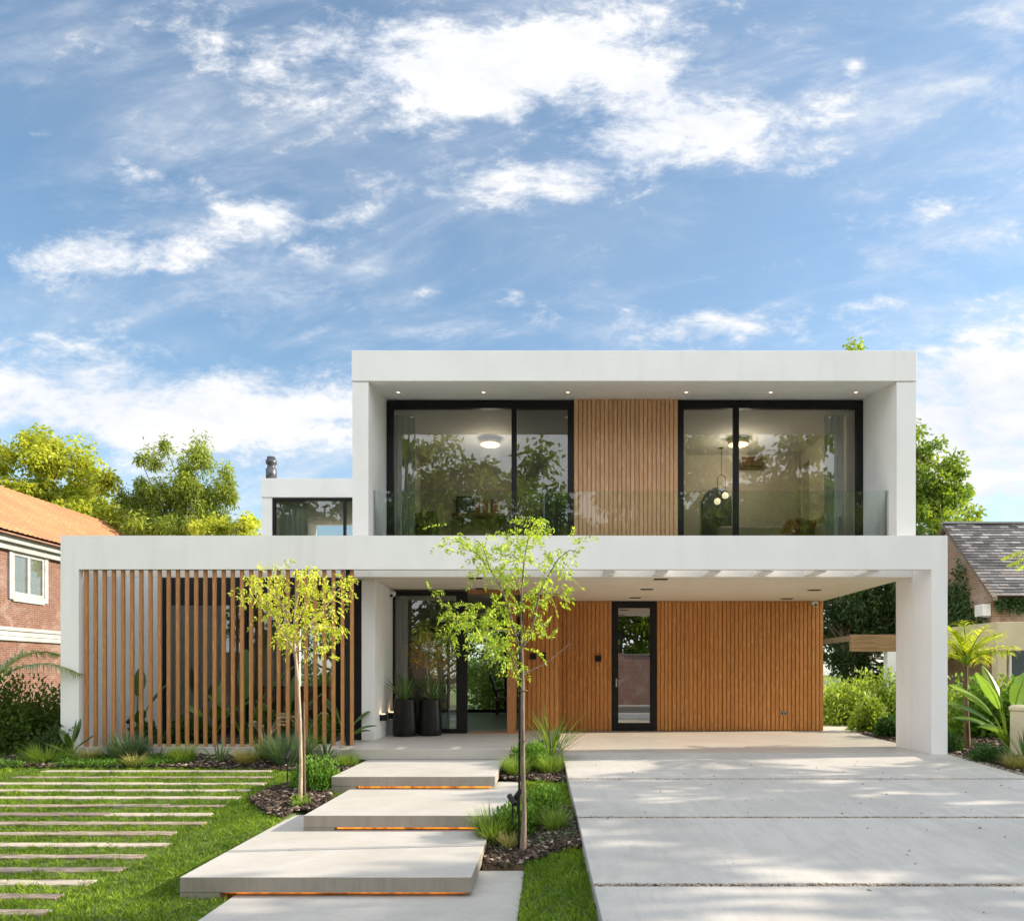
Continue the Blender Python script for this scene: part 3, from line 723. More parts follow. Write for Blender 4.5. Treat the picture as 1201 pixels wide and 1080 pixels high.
def build_interiors():
    m = MB(); m.box(-7.099, .098, 2.42, 9.29, -.05, FL - .004); m.build('interior_floor', 'interior_floor', H)
    MB().box(-7.0, -5.75, 3.3, 3.4, FL, 2.72).build('interior_wall', 'interior_grey', H); m = MB(); m.box(-3.1, -2.95, 3.6, 6.6, FL, 2.72); m.build('interior_wall', 'interior_grey', H)
    m = MB(); m.box(.0, .10, 4.7, 9.25, FL, 2.72); m.build('interior_wall', 'interior_wall', H)
    # upstairs rooms
    m = MB(); m.box(-2.998, 1.27, 2.32, 7.9, 3.142, 3.18); m.build('upstairs_floor', 'interior_floor', H)
    m = MB(); m.box(-2.999, 1.29, 2.31, 7.9, 6.02, 6.12); m.build('upstairs_ceiling', 'interior_white', H)
    m = MB(); m.box(-2.998, -.2, 5.6, 5.7, 3.182, 6.018); m.box(-.2, 1.25, 7.2, 7.3, 3.182, 6.018); m.box(1.25, 1.31, 2.32, 7.3, 3.182, 6.018); m.build('upstairs_wall', 'interior_grey', H, label='grey walls of the left upstairs room')
    m = MB(); m.box(1.312, 5.608, 2.32, 5.2, 3.142, 3.18); m.build('upstairs_floor', 'interior_floor', H)
    m = MB(); m.box(1.312, 5.608, 2.31, 5.3, 6.02, 6.12); m.build('upstairs_ceiling', 'interior_white', H)
    m = MB(); m.box(1.312, 5.44, 5.1, 5.2, 3.182, 6.018); m.box(5.46, 5.60, 2.33, 4.55, 3.182, 6.018); m.box(5.46, 5.60, 4.95, 5.2, 3.182, 6.018); m.box(5.46, 5.6, 4.55, 4.95, 5.75, 6.018)
    m.build('upstairs_wall', 'interior_wall', H, label='beige walls of the right upstairs room')
    # arched navy headboard panel on the back wall
    x0, x1 = PX(824, 5.05), PX(858, 5.05); cx = (x0 + x1) / 2; r = (x1 - x0) / 2; zt = PZ(572, 5.05); rr = .32
    poly = [(x0, 3.2), (x1, 3.2)] + [(cx + (r - rr) + rr * math.cos(t), zt - rr + rr * math.sin(t)) for t in np.linspace(0, math.pi / 2, 8)] + [(cx - (r - rr) + rr * math.cos(t), zt - rr + rr * math.sin(t)) for t in np.linspace(math.pi / 2, math.pi, 8)]
    m = MB(); m.prism(poly, 5.03, 5.098); m.build('arched_panel', 'navy_panel', H)
    # rear block room
    MB().box(-6.13, -3.27, 7.6, 7.7, 3.2, 3.9).build('rear_block_room', 'interior_white', H)
    m = MB(); m.box(-6.139, -3.27, 5.13, 7.6, 5.0, 5.056); m.build('rear_block_ceiling', 'interior_white', H)
    def drape(x0, x1, y, z0, z1, name='curtain'):
        n = 60; V = []; Q = []
        for i in range(n + 1):
            t = i / n; x = x0 + (x1 - x0) * t; yy = y + .035 * math.sin(t * (x1 - x0) * 55)
            V += [(x, yy, z0), (x, yy, z1)]
        for i in range(n): Q.append((2 * i, 2 * i + 2, 2 * i + 3, 2 * i + 1))
        return np_mesh(name, V, Q, 'curtain', H, smooth=True)
    drape(-6.08, -5.45, 5.3, 3.21, 4.99); drape(-2.95, -2.55, 2.6, 3.2, 6.0); drape(5.05, 5.42, 2.6, 3.2, 6.0); drape(-4.9, -4.35, 6.2, FL, 2.7)
build_interiors()

def build_fixtures():
    def fix(name, m, mat, lab=None, **k): return m.build(name, mat, H, label=lab, **k)
    for px in (467, 567, 666, 805, 904, 1004):
        Y = 1.66; x = PX(px, Y); z = 5.97 + .188 * (Y - 1.062) / 1.238
        f = MB().lathe((x, Y, z - .006), [(.045, .012), (.058, .008), (.058, 0), (.04, 0)], 16).build('soffit_downlight', 'white_paint', H)
        MB().lathe((x, Y, z - .004), [(.0, .0), (.030, .0), (.030, .01)], 16).build('bulb', 'lamp_faint', f)
    for px, py in ((775, 679), (758.6, 690.8), (745, 700.7), (955, 691.7), (923, 701.8), (558, 677.8), (564.6, 690)):
        s = (790 - py) / 1.53; Y = F / s + CY; x = PX(px, Y); m = MB()
        m.box(x - .11, x + .11, Y - .07, Y + .07, 2.722, 2.7298)
        f = m.build('ceiling_spot_pair', 'dark_pot', H)
        MB().box(x - .10, x - .005, Y - .06, Y + .06, 2.719, 2.7215).build('lamp_hole', 'black_metal', f); MB().box(x + .005, x + .10, Y - .06, Y + .06, 2.719, 2.7215).build('lamp_hole', 'black_metal', f)
    for y in (1.35, 2.0):                              # uplights on the fin
        m = MB(); m.box(-2.899, -2.80, y - .055, y + .055, .41, .52); f = m.build('wall_light', 'black_metal', H, bevel=.004)
        MB().box(-2.885, -2.825, y - .04, y + .04, .5205, .523).build('bulb', 'lamp_warm', f)
    for px, w, h in ((625, .11, .115), (638, .065, .15)):
        x = PX(px, 3.1); MB().box(x - w / 2, x + w / 2, 3.03, 3.0995, 1.535 - h / 2, 1.535 + h / 2).build('wall_light' if w > .1 else 'intercom', 'black_metal', H, bevel=.004)
    x = PX(701.5, 4.37); f = MB().box(x - .06, x + .06, 4.30, 4.3695, 1.46, 1.58).build('wall_light', 'black_metal', H, bevel=.004)
    x = PX(919, 4.37); z = PZ(836, 4.37); f = MB().box(x - .06, x + .06, 4.352, 4.3695, z - .04, z + .04).build('power_outlet', 'grey_paint', H, bevel=.004)
    for dx in (-.03, .03): MB().box(x + dx - .015, x + dx + .015, 4.349, 4.3515, z - .02, z + .02).build('socket', 'black_metal', f)
    def dome(x, y, z):
        f = MB().lathe((x, y, z), [(0, .06), (.06, .05), (.065, .0), (.05, -.02), (0, -.025)], 20).build('security_camera', 'white_paint', H)
        m = MB(); m.tube([(x, y, z - .01), (x, y - .065, z - .03)], [.045, .04], 14); m.build('camera_body', 'white_paint', f)
        m = MB(); m.tube([(x, y - .066, z - .03), (x, y - .072, z - .033)], [.028, .028], 14); m.build('lens', 'black_metal', f)
    dome(PX(955, 4.3), 4.28, PZ(708, 4.3)); dome(-2.865, 2.1, 2.62); dome(-3.30, 1.4, 5.72)
build_fixtures()

def build_furniture():
    for px, lab in ((575, 'round glowing ceiling lamp in the left upstairs window'), (866, 'round glowing ceiling lamp in the right upstairs window')):
        x = PX(px, 4); t = thing('ceiling_lamp', lab, 'lamp', (x, 4, 6.018), 'upstairs ceiling lamps')
        MB().lathe((x, 4, 5.90), [(.0, 0), (.0, .004), (.20, .004), (.215, .02), (.20, .06), (.06, .07), (.03, .118), (0, .118)], 28).build('shade', 'cream_metal', t)
        MB().lathe((x, 4, 5.885), [(0, 0), (.19, 0), (.205, .012), (.19, .0185)], 28).build('diffuser', 'lamp_disc', t)
    for px, e in ((575, 12), (866, 17)):
        ld = bpy.data.lights.new('ceiling_lamp_light', 'POINT'); lo = bpy.data.objects.new('ceiling_lamp_light', ld); COL.objects.link(lo); ld.energy = e; ld.color = (1.0, .86, .66); ld.shadow_soft_size = .2; lo.location = (PX(px, 4), 4, 5.7)
    # globe pendant
    Yp = 4.6; xc = PX(846, Yp); t = thing('pendant_lamp', 'thin black pendant with two small glowing globes in the right upstairs room', 'lamp', (xc, Yp, 6.018))
    xa, xb = PX(840.5, Yp), PX(848, Yp); za, zb = PZ(588, Yp), PZ(581, Yp)
    m = MB(); zt = PZ(557, Yp); w = .085
    m.tube([(xc, Yp, 6.017), (xc, Yp, zt)], .005); arc = [(xc + w * math.cos(a), Yp, zt - .09 + .09 * math.sin(a)) for a in np.linspace(math.pi, 0, 10)]
    m.tube([(xc - w, Yp, za + .07)] + arc + [(xc + w, Yp, zb + .06)], .006); m.lathe((xc, Yp, 6.0), [(0, 0), (.05, 0), (.05, .017)], 12); m.build('cable', 'black_metal', t)
    for x, z in ((xc - w, za), (xc + w, zb)):
        MB().lathe((x, Yp, z - .07), [(.07 * math.sin(a) + .0005, .07 - .07 * math.cos(a)) for a in np.linspace(0, math.pi, 10)], 18).build('globe', 'lamp_globe', t)
    # bed with cushions at the right window
    t = thing('upholstered_sofa', 'beige sofa with its back along the right upstairs window', 'sofa', (4.7, 3.4, 3.18))
    MB().box(3.5, 5.4, 3.0, 3.9, 3.25, 3.75).build('seat', 'fabric_beige', t, bevel=.06, seg=4); MB().box(3.4, 5.42, 3.92, 4.15, 3.25, 4.22).build('backrest', 'fabric_beige', t, bevel=.06, seg=4)
    MB().box(5.2, 5.43, 3.0, 3.9, 3.752, 4.12).build('armrest', 'fabric_beige', t, bevel=.05, seg=4)
    for x in (3.5, 5.3):
        for y in (3.05, 4.05): MB().box(x, x + .05, y, y + .05, 3.18, 3.249).build('leg', 'wood_furniture', t)
    for i, (px, w, h, rot, mt, lab) in enumerate(((928, .34, .34, .5, 'fabric_rust', 'rust red cushion at the left end of the upstairs sofa'), (940, .4, .4, .25, 'fabric_brown', 'brown cushion leaning beside the rust red one'),
            (953, .36, .36, -.3, 'fabric_rust', 'small rust cushion in the middle of the upstairs sofa'), (970, .55, .46, .45, 'fabric_beige', 'large beige cushion near the right end of the sofa'), (985, .5, .5, .3, 'fabric_brown', 'large brown cushion at the right end of the sofa'))):
        Y = 3.55 + .03 * (i % 3); x = PX(px, Y); z = 4.0
        bm = bmesh.new(); bmesh.ops.create_uvsphere(bm, u_segments=20, v_segments=12, radius=1)
        for v in bm.verts:
            c = v.co; sx = math.copysign(abs(c.x) ** .5, c.x); sz = math.copysign(abs(c.z) ** .5, c.z); v.co = Vector((sx * w / 2, c.y * .09, sz * h / 2))
        bm.transform(Matrix.Translation((x, Y, z + h * .22)) @ Matrix.Rotation(rot, 4, 'Y') @ Matrix.Rotation(.25, 4, 'X'))
        me = bpy.data.meshes.new('cushion'); bm.to_mesh(me); bm.free(); me.polygons.foreach_set('use_smooth', [True] * len(me.polygons))
        meta(link('cushion', me, mt, loc=(x, Y, z)), lab, 'cushion', 'cushions on the upstairs sofa')
    # air conditioner on back wall
    t = thing('air_conditioner', 'long wall mounted air conditioner in the right upstairs room', 'air conditioner', (PX(880, 5.0), 5.098, 5.6))
    a, b = PX(868, 5.0), PX(893, 5.0); MB().box(a, b, 4.9, 5.097, PZ(550, 5), PZ(537, 5)).build('body', 'wood_furniture', t, bevel=.02); MB().box(a + .03, b - .03, 4.895, 4.899, PZ(549, 5), PZ(547.5, 5)).build('louver', 'black_metal', t)
    # left room: sideboard, framed picture, books, chairs
    Y = 5.3; t = thing('wall_shelf', 'dark wall shelf in the left upstairs room', 'shelf', (PX(562, Y), Y, 4.2))
    z0 = PZ(602, Y); MB().box(PX(530, Y), PX(596, Y), 5.25, 5.595, z0 - .06, z0).build('board', 'wood_furniture', t, bevel=.005)
    for px in (540, 585): MB().box(PX(px, Y) - .02, PX(px, Y) + .02, 5.5, 5.597, z0 - .25, z0 - .061).build('bracket', 'black_metal', t)
    t = thing('picture_frame', 'dark framed picture standing on the upstairs wall shelf', 'picture', (PX(544, Y), Y, z0 + .001))
    MB().box(PX(534, Y), PX(555, Y), 5.45, 5.48, z0 + .001, z0 + .42).build('frame', 'black_metal', t); MB().box(PX(536, Y), PX(553, Y), 5.445, 5.449, z0 + .04, z0 + .38).build('picture', 'navy_panel', t)
    x = PX(557, Y); cols = ['fabric_rust', 'interior_white', 'fabric_brown', 'fabric_rust', 'cream_metal', 'navy_panel', 'fabric_rust', 'wood_slat', 'interior_white', 'fabric_rust']
    hs = [.30, .26, .32, .28, .24, .33, .27, .3, .25, .31]
    cn = ['rust red', 'white', 'brown', 'brick red', 'cream', 'navy', 'dark red', 'tan', 'off white', 'russet']; dn = ['beside the picture frame', 'second from the picture frame', 'third from the picture frame', 'fourth from the picture frame', 'fifth along the shelf', 'sixth along the shelf', 'fourth from the shelf end', 'third from the shelf end', 'next to the last book', 'at the right end of the shelf']
    for i in range(10):
        w = .05; x += .058
        meta(MB().box(x, x + w, 5.32, 5.5, z0 + .001, z0 + hs[i]).build('book', cols[i], loc=(x, 5.4, z0), bevel=.003), '%s book standing %s' % (cn[i], dn[i]), 'book', 'books on the upstairs shelf')
    def armchair(x, y, lab, rz):
        t = thing('armchair', lab, 'chair', (x, y, 3.18), 'black armchairs in the left upstairs room')
        MB().box(-.33, .33, -.33, .33, .34, .50).build('seat', 'navy_panel', None, bevel=.05, seg=3).parent = t
        m = MB(); m.prism([(.22, .45), (.34, .45), (.52, 1.12), (.42, 1.14)], -.33, .33, 'x'); m.build('backrest', 'navy_panel', None, bevel=.04, seg=3).parent = t
        for sx in (-1, 1): MB().box(sx * .36 - .03, sx * .36 + .03, -.3, .4, .55, .62).build('armrest', 'black_metal', None, bevel=.02).parent = t
        for sx in (-1, 1):
            for sy in (-1, 1): MB().box(sx * .3 - .02, sx * .3 + .02, sy * .28 - .02, sy * .28 + .02, 0, .34).build('leg', 'black_metal', None).parent = t
        t.rotation_euler = (0, 0, rz)
    armchair(PX(486, 3.3), 3.3, 'black armchair nearest the left upstairs curtain', 1.9); armchair(PX(514, 3.5), 3.5, 'reclined black armchair second from the left upstairs curtain', 2.6)
    # lounge chair in the hall
    x, y = PX(588, 8.4), 8.4; t = thing('lounge_chair', 'wooden lounge chair by the rear garden window seen through the entrance', 'chair', (x, y, FL))
    MB().box(x - .15, x + .55, y - .3, y + .3, FL + .36, FL + .46).build('seat', 'fabric_beige', t, bevel=.03); m = MB(); m.prism([(x - .12, FL + .46), (x - .06, FL + .46), (x - .24, FL + 1.0), (x - .30, FL + 1.0)], y - .3, y + .3); m.build('backrest', 'wood_furniture', t)
    for ax in (x - .13, x + .5):
        for ay in (y - .28, y + .24): MB().box(ax, ax + .05, ay, ay + .05, FL, FL + .62).build('leg', 'wood_furniture', t)
    for ay in (y - .3, y + .24): MB().box(x - .2, x + .56, ay, ay + .06, FL + .621, FL + .66).build('armrest', 'wood_furniture', t)
    # low cabinet behind the slat screen
    x = PX(340, 4.4); t = thing('low_cabinet', 'dark low cabinet inside the living room behind the slats', 'cabinet', (x, 4.4, FL)); MB().box(x - 1.0, x + 1.6, 4.2, 4.65, FL + .05, FL + .78).build('body', 'wood_furniture', t, bevel=.01); MB().box(x - 1.03, x + 1.63, 4.17, 4.68, FL + .782, FL + .82).build('top', 'black_metal', t)
build_furniture()

# ------------------------------------------------------------------ vegetation builders
def tree(name, label, x, y, h, crown, leafmat, n, leaf, clump_r, trunk_r=.18, bark='bark_grey', group=None, ratio=.5, flat=.75, nclump=60, z0=None, seed=1, droop=.3, trunk_top=.75, shell=.5):
    """crown: list of (dx, dy, zc, rx, ry, rz) ellipsoids; leaves gather in clumps inside them, limbs run to the clumps"""
    g = np.random.default_rng(seed); z0 = float(ground_z(x, y)) if z0 is None else z0
    t = thing(name, label, 'tree', (x, y, z0), group)
    vol = np.array([c[3] * c[4] * c[5] for c in crown]); pick = g.choice(len(crown), nclump, p=vol / vol.sum())
    d = unit(g.normal(size=(nclump, 3))); rad = (shell + (1 - shell) * g.random(nclump)) ** .7
    C = np.array([crown[i] for i in pick]); cen = np.stack([x + C[:, 0], y + C[:, 1], z0 + C[:, 2]], 1) + d * C[:, 3:6] * rad[:, None]
    k = g.integers(0, nclump, n); size = clump_r * (.55 + .9 * g.random(nclump))
    off = unit(g.normal(size=(n, 3))) * (g.random(n) ** .55)[:, None] * size[k][:, None]; off[:, 2] *= flat; off[:, 2] -= .25 * (off[:, 0] ** 2 + off[:, 1] ** 2) / size[k] * droop * 2
    P = cen[k] + off
    D = unit(g.normal(size=(n, 3)) + unit(off) * .6 + np.array([0, 0, -droop]))
    base = g.random(nclump)
    rnd = np.clip(base[k] * .55 + g.random(n) * .5 - .02, 0, 1)
    leaves('crown', P, D, leaf * g.uniform(.6, 1.3, n), ratio, leafmat, t, rnd=rnd)
    m = MB(); zt = h * trunk_top; pts = []
    for i in range(7):
        s = i / 6; pts.append((x + math.sin(s * 3 + seed) * .02 * h, y + math.cos(s * 2.3 + seed) * .02 * h, z0 - .1 + s * zt))
    m.tube(pts, [trunk_r * (1.25 if i == 0 else 1) * (1 - .75 * i / 6) for i in range(7)], 9)
    for q in g.choice(nclump, min(nclump, 26), replace=False):
        c = cen[q]; rel = (c[2] - z0) / max(zt, .1); s = float(np.clip(rel * .62, .25, .95)); i = s * 6; a = pts[int(i)]; b = pts[min(int(i) + 1, 6)]; f = i - int(i)
        st = np.array(a) * (1 - f) + np.array(b) * f; mid = st * .5 + c * .5 + np.array([0, 0, -.06 * h * .3]) + g.normal(size=3) * .02 * h
        m.tube([st, mid, c], [trunk_r * .38 * (1.1 - s), trunk_r * .22, trunk_r * .06], 6, cap=False)
    m.build('trunk', bark, t); return t
def bush(name, label, x, y, w, h, mat, n, leaf, cat='bush', group=None, seed=1, ratio=.45, up=.6, depth=None, stems=True, z0=None, lumps=14):
    g = np.random.default_rng(seed); z0 = float(ground_z(x, y)) + .02 if z0 is None else z0
    t = thing(name, label, cat, (x, y, z0), group); dp = depth or w
    cl = unit(g.normal(size=(lumps, 3))) * (g.random(lumps) ** .4)[:, None] * .6; cl[:, 2] = np.abs(cl[:, 2])
    k = g.integers(0, lumps, n); o = unit(g.normal(size=(n, 3))) * (g.random(n) ** .5)[:, None] * .46
    q = cl[k] + o; q[:, 2] = np.abs(q[:, 2])
    P = np.stack([x + q[:, 0] * w * .5, y + q[:, 1] * dp * .5, z0 + q[:, 2] * h * .95], 1)
    D = unit(unit(q) * .7 + g.normal(size=(n, 3)) * .6 + np.array([0, 0, up]))
    leaves('foliage', P, D, leaf * g.uniform(.6, 1.3, n), ratio, mat, t, rnd=np.clip(g.random(lumps)[k] * .45 + g.random(n) * .55, 0, 1), droop=.05)
    if stems:
        m = MB()
        for i in range(9):
            c = cl[i % lumps]; m.tube([(x + g.uniform(-.04, .04), y + g.uniform(-.04, .04), z0 - .03), (x + c[0] * w * .3, y + c[1] * dp * .3, z0 + h * .35), (x + c[0] * w * .5, y + c[1] * dp * .5, z0 + (c[2] * .9 + .1) * h)], [.012, .008, .003], 5, cap=False)
        m.build('stem', 'bark_dark', t)
    return t
def tuft(name, label, x, y, h, n, spread, w, mat, cat='grass tuft', group=None, z0=None, curve=1.2, lean=.5, plumes=0, seg=5):
    z0 = float(ground_z(x, y)) + .015 if z0 is None else z0
    s = Strips(seg); n = int(n * 1.5); w *= 1.5; h *= 1.15
    for i in range(n):
        a = random.uniform(0, 6.283); r = random.random() ** .5 * spread
        s.add((x + r * math.cos(a) * .5, y + r * math.sin(a) * .5, z0 - .01), a + random.uniform(-.5, .5), h * random.uniform(.6, 1.15), w * random.uniform(.7, 1.2), random.uniform(.05, lean), random.uniform(.3, 1) * curve)
    if not plumes:
        return meta(s.build(name, mat, loc=(x, y, z0)), label, cat, group)
    t = thing(name, label, cat, (x, y, z0), group); s.build('blades', mat, t)
    st = MB(); P, D = [], []
    for i in range(plumes):
        a = random.uniform(0, 6.283); hh = h * random.uniform(1.2, 1.7); lx, ly = math.cos(a) * hh * .35, math.sin(a) * hh * .25
        p0 = Vector((x, y, z0)); p1 = p0 + Vector((lx * .4, ly * .4, hh * .65)); p2 = p0 + Vector((lx, ly, hh * .95)); p3 = p2 + Vector((lx * .45, ly * .45, .0))
        st.tube([p0, p1, p2], [.003, .0025, .002], 5)
        for q in range(130):
            u = random.random(); p = p2.lerp(p3, u); P.append(p); D.append(Vector((p3 - p2)).normalized() * .7 + Vector((random.gauss(0, .6), random.gauss(0, .6), random.gauss(0, .6))))
    st.build('stalk', 'bark_pale', t); leaves('plume', P, D, .022, .25, 'plume', t); return t
def strap_plant(name, label, x, y, L, n, w, mat, cat='plant', group=None, z0=None, lean=(.1, .9), curve=(.3, 1.0), prof=None, az=None):
    z0 = float(ground_z(x, y)) + .015 if z0 is None else z0
    prof = prof or (lambda t: (.55 + .6 * t if t < .45 else 1.0 - ((t - .45) / .55) ** 1.8 * .97) * .95)
    s = Strips(7)
    for i in range(n):
        a = (i * 2.4 + random.uniform(-.3, .3)) if az is None else random.uniform(*az)
        s.add((x + .03 * math.cos(a), y + .03 * math.sin(a), z0 - .01), a, L * random.uniform(.7, 1.1), w * random.uniform(.8, 1.1), random.uniform(*lean), random.uniform(*curve), prof)
    return meta(s.build(name, mat, loc=(x, y, z0)), label, cat, group)
def paddle_plant(name, label, x, y, stalks, mat='leaf_strelitzia', cat='plant', group=None, z0=None):
    """banana / strelitzia: (azimuth, stalk length, lean, blade length, blade width, blade curve)"""
    z0 = float(ground_z(x, y)) + .015 if z0 is None else z0
    t = thing(name, label, cat, (x, y, z0), group); st = MB(); V, Q, r = [], [], []
    for az, sl, lean, bl, bw, cv in stalks:
        d = np.array([math.cos(az), math.sin(az), 0]); up = np.array([0, 0, 1.]); p = np.array([x, y, z0]); ang = lean * .4; pts = [p]
        for i in range(6): p = p + (d * math.sin(ang) + up * math.cos(ang)) * sl / 6; ang += lean * .1; pts.append(p)
        st.tube(pts, [.022, .02, .018, .016, .014, .012, .01], 7)
        side = np.array([-d[1], d[0], 0]); seg = 12; rr = random.random(); n0 = len(V); rib = [p]
        for i in range(seg + 1):
            u = i / seg; wv = bw * .5 * max(.02, math.sin(math.pi * min(1, u * .93 + .05)) ** .7); fold = .35 * wv
            tx = d * math.sin(ang) + up * math.cos(ang); nrm = np.cross(side, tx); jag = 1 + random.uniform(-.07, .05)
            V += [p - side * wv * jag - nrm * fold * -1, p, p + side * wv * jag + nrm * fold]
            p = p + tx * bl / seg; ang += cv / seg; rib.append(p)
        for i in range(seg):
            for k in (0, 1):
                a = n0 + 3 * i + k; Q.append((a, a + 1, a + 4, a + 3)); r.append(np.clip(rr + random.uniform(-.15, .15), 0, 1))
        st.tube([q for q in rib[:-2]], list(np.linspace(.009, .003, len(rib) - 2)), 5, cap=False)
    np_mesh('leaf_blade', V, Q, mat, t, rnd=r, smooth=True); st.build('stalk', 'leaf_palm', t); return t
M_stalk = None
def palm_fronds(parent, top, specs, mat, leaflet=.32, name='frond', nl=44):
    for az, L, lean, curve, lw in specs:
        d = np.array([math.cos(az), math.sin(az), 0]); up = np.array([0, 0, 1.]); side = np.array([-d[1], d[0], 0]); p = np.array(top, float); ang = lean; N = nl
        s = Strips(3); pts = [p]
        for i in range(N):
            tx = d * math.sin(ang) + up * math.cos(ang); p = p + tx * L / N; ang += curve / N; pts.append(p); u = i / N
            if u < .12: continue
            ll = leaflet * math.sin(math.pi * (u * .85 + .15)) ** .6 * random.uniform(.85, 1.1)
            for sg in (-1, 1):
                v = tx * .75 + side * sg * .9 + up * -.05; a = math.atan2(v[1], v[0]); hl = math.hypot(v[0], v[1]); s.add(p, a, ll, lw, math.atan2(hl, v[2]) + random.uniform(-.25, .1), .9 + random.uniform(-.3, .6), lambda t: 1 - t ** 1.5 * .96)
        fr = s.build(name, mat, parent)
        m = MB(); m.tube(pts, list(np.linspace(.012, .003, len(pts))), 6); m.build('rachis', 'leaf_palm', fr)

# ------------------------------------------------------------------ planting in front of the house
YT = (PX(352, -2.62), -2.62)
def sprigs(parent, ends, mat, per, L, leaf, spread, name='crown', ratio=.42, k=9, rnd0=0, droop=.25, comp=True):
    """pinnate leaves: each a drooping rachis with paired leaflets"""
    P, D, S = [], [], []
    for e in ends:
        for _ in range(per):
            o = np.array(e) + rng.normal(size=3) * spread; d = unit(rng.normal(size=(1, 3)) + np.array([[0, 0, .15]]))[0]; ll = L * rng.uniform(.6, 1.2)
            side = unit(np.cross(d, rng.normal(size=3))[None])[0]
            for i in range(k):
                u = (i + .8) / k; p = o + d * ll * u + np.array([0, 0, -droop * ll * u * u])
                for sg in (-1, 1): P.append(p); D.append(d * .55 + side * sg * .9 + rng.normal(size=3) * .18 + np.array([0, 0, -.15])); S.append(leaf * rng.uniform(.7, 1.15))
            P.append(o + d * ll + np.array([0, 0, -droop * ll])); D.append(d + np.array([0, 0, -.4])); S.append(leaf)
    return leaves(name, P, D, np.array(S), ratio, mat, parent, droop=.1)
def img(px, py, Y): return np.array([PX(px, Y), Y, PZ(py, Y)])
def yellow_tree():
    x, y = YT; z0 = float(ground_z(x, y)); t = thing('young_tree', 'slender young tree with glowing yellow leaves in front of the slat screen', 'tree', (x, y, z0), 'young street side trees')
    def q(px, py, dy=0): return img(px, py, y + dy)
    m = MB(); b0 = np.array([x, y, z0 - .05])
    m.tube([b0, q(353, 900), q(352, 850), q(350, 800), q(346, 765), q(344, 740), q(346, 715), q(348, 690)], [.026, .020, .018, .018, .017, .012, .008, .004], 10)
    br = [[(346, 765), (330, 735), (312, 710), (300, 690)], [(346, 760), (360, 735), (378, 718), (398, 690)], [(344, 745), (328, 705), (322, 680)], [(345, 735), (365, 700), (372, 678)], [(346, 765), (372, 757), (385, 765)],
          [(360, 735), (385, 735), (400, 738)], [(348, 770), (338, 752), (328, 742)], [(346, 715), (352, 690), (356, 675)], [(365, 705), (392, 690), (405, 680)], [(340, 720), (310, 685), (292, 690)]]
    ends = []
    for i, b in enumerate(br):
        dys = np.linspace(0, [-.25, .2, .1, -.1, -.15, .2, .15, 0, -.3, .25][i], len(b)); pts = [q(px, py, dd) for (px, py), dd in zip(b, dys)]
        m.tube(pts, list(np.linspace(.010, .003, len(pts))), 6)
        for a, c in zip(pts[:-1], pts[1:]):
            for u in (.35, .7, 1.0): ends.append(a * (1 - u) + c * u)
    for px, py, w in ((315, 682, 1), (330, 672, 1), (350, 678, 1), (362, 690, 1), (300, 695, 1), (385, 695, 1), (340, 700, 1), (355, 712, 1), (325, 712, 1), (345, 725, 1), (332, 735, 1), (372, 738, 1), (395, 715, 1), (310, 668, 1), (365, 672, 1), (320, 695, 1)):
        ends.append(q(px, py, random.uniform(-.3, .3)))
    ends = [e for e in ends if e[2] > PZ(758, y)] + [q(384, 768, -.15), q(380, 760, -.15)]
    m.build('trunk', 'bark_pale', t); sprigs(t, ends, 'leaf_yellow', 4, .14, .045, .055, k=4, ratio=.46)
    MB().tube([(x + .045, y + .03, z0 - .05), (x + .03, y + .03, z0 + 1.15)], .012, 8).build('stake', 'bark_dark', t)
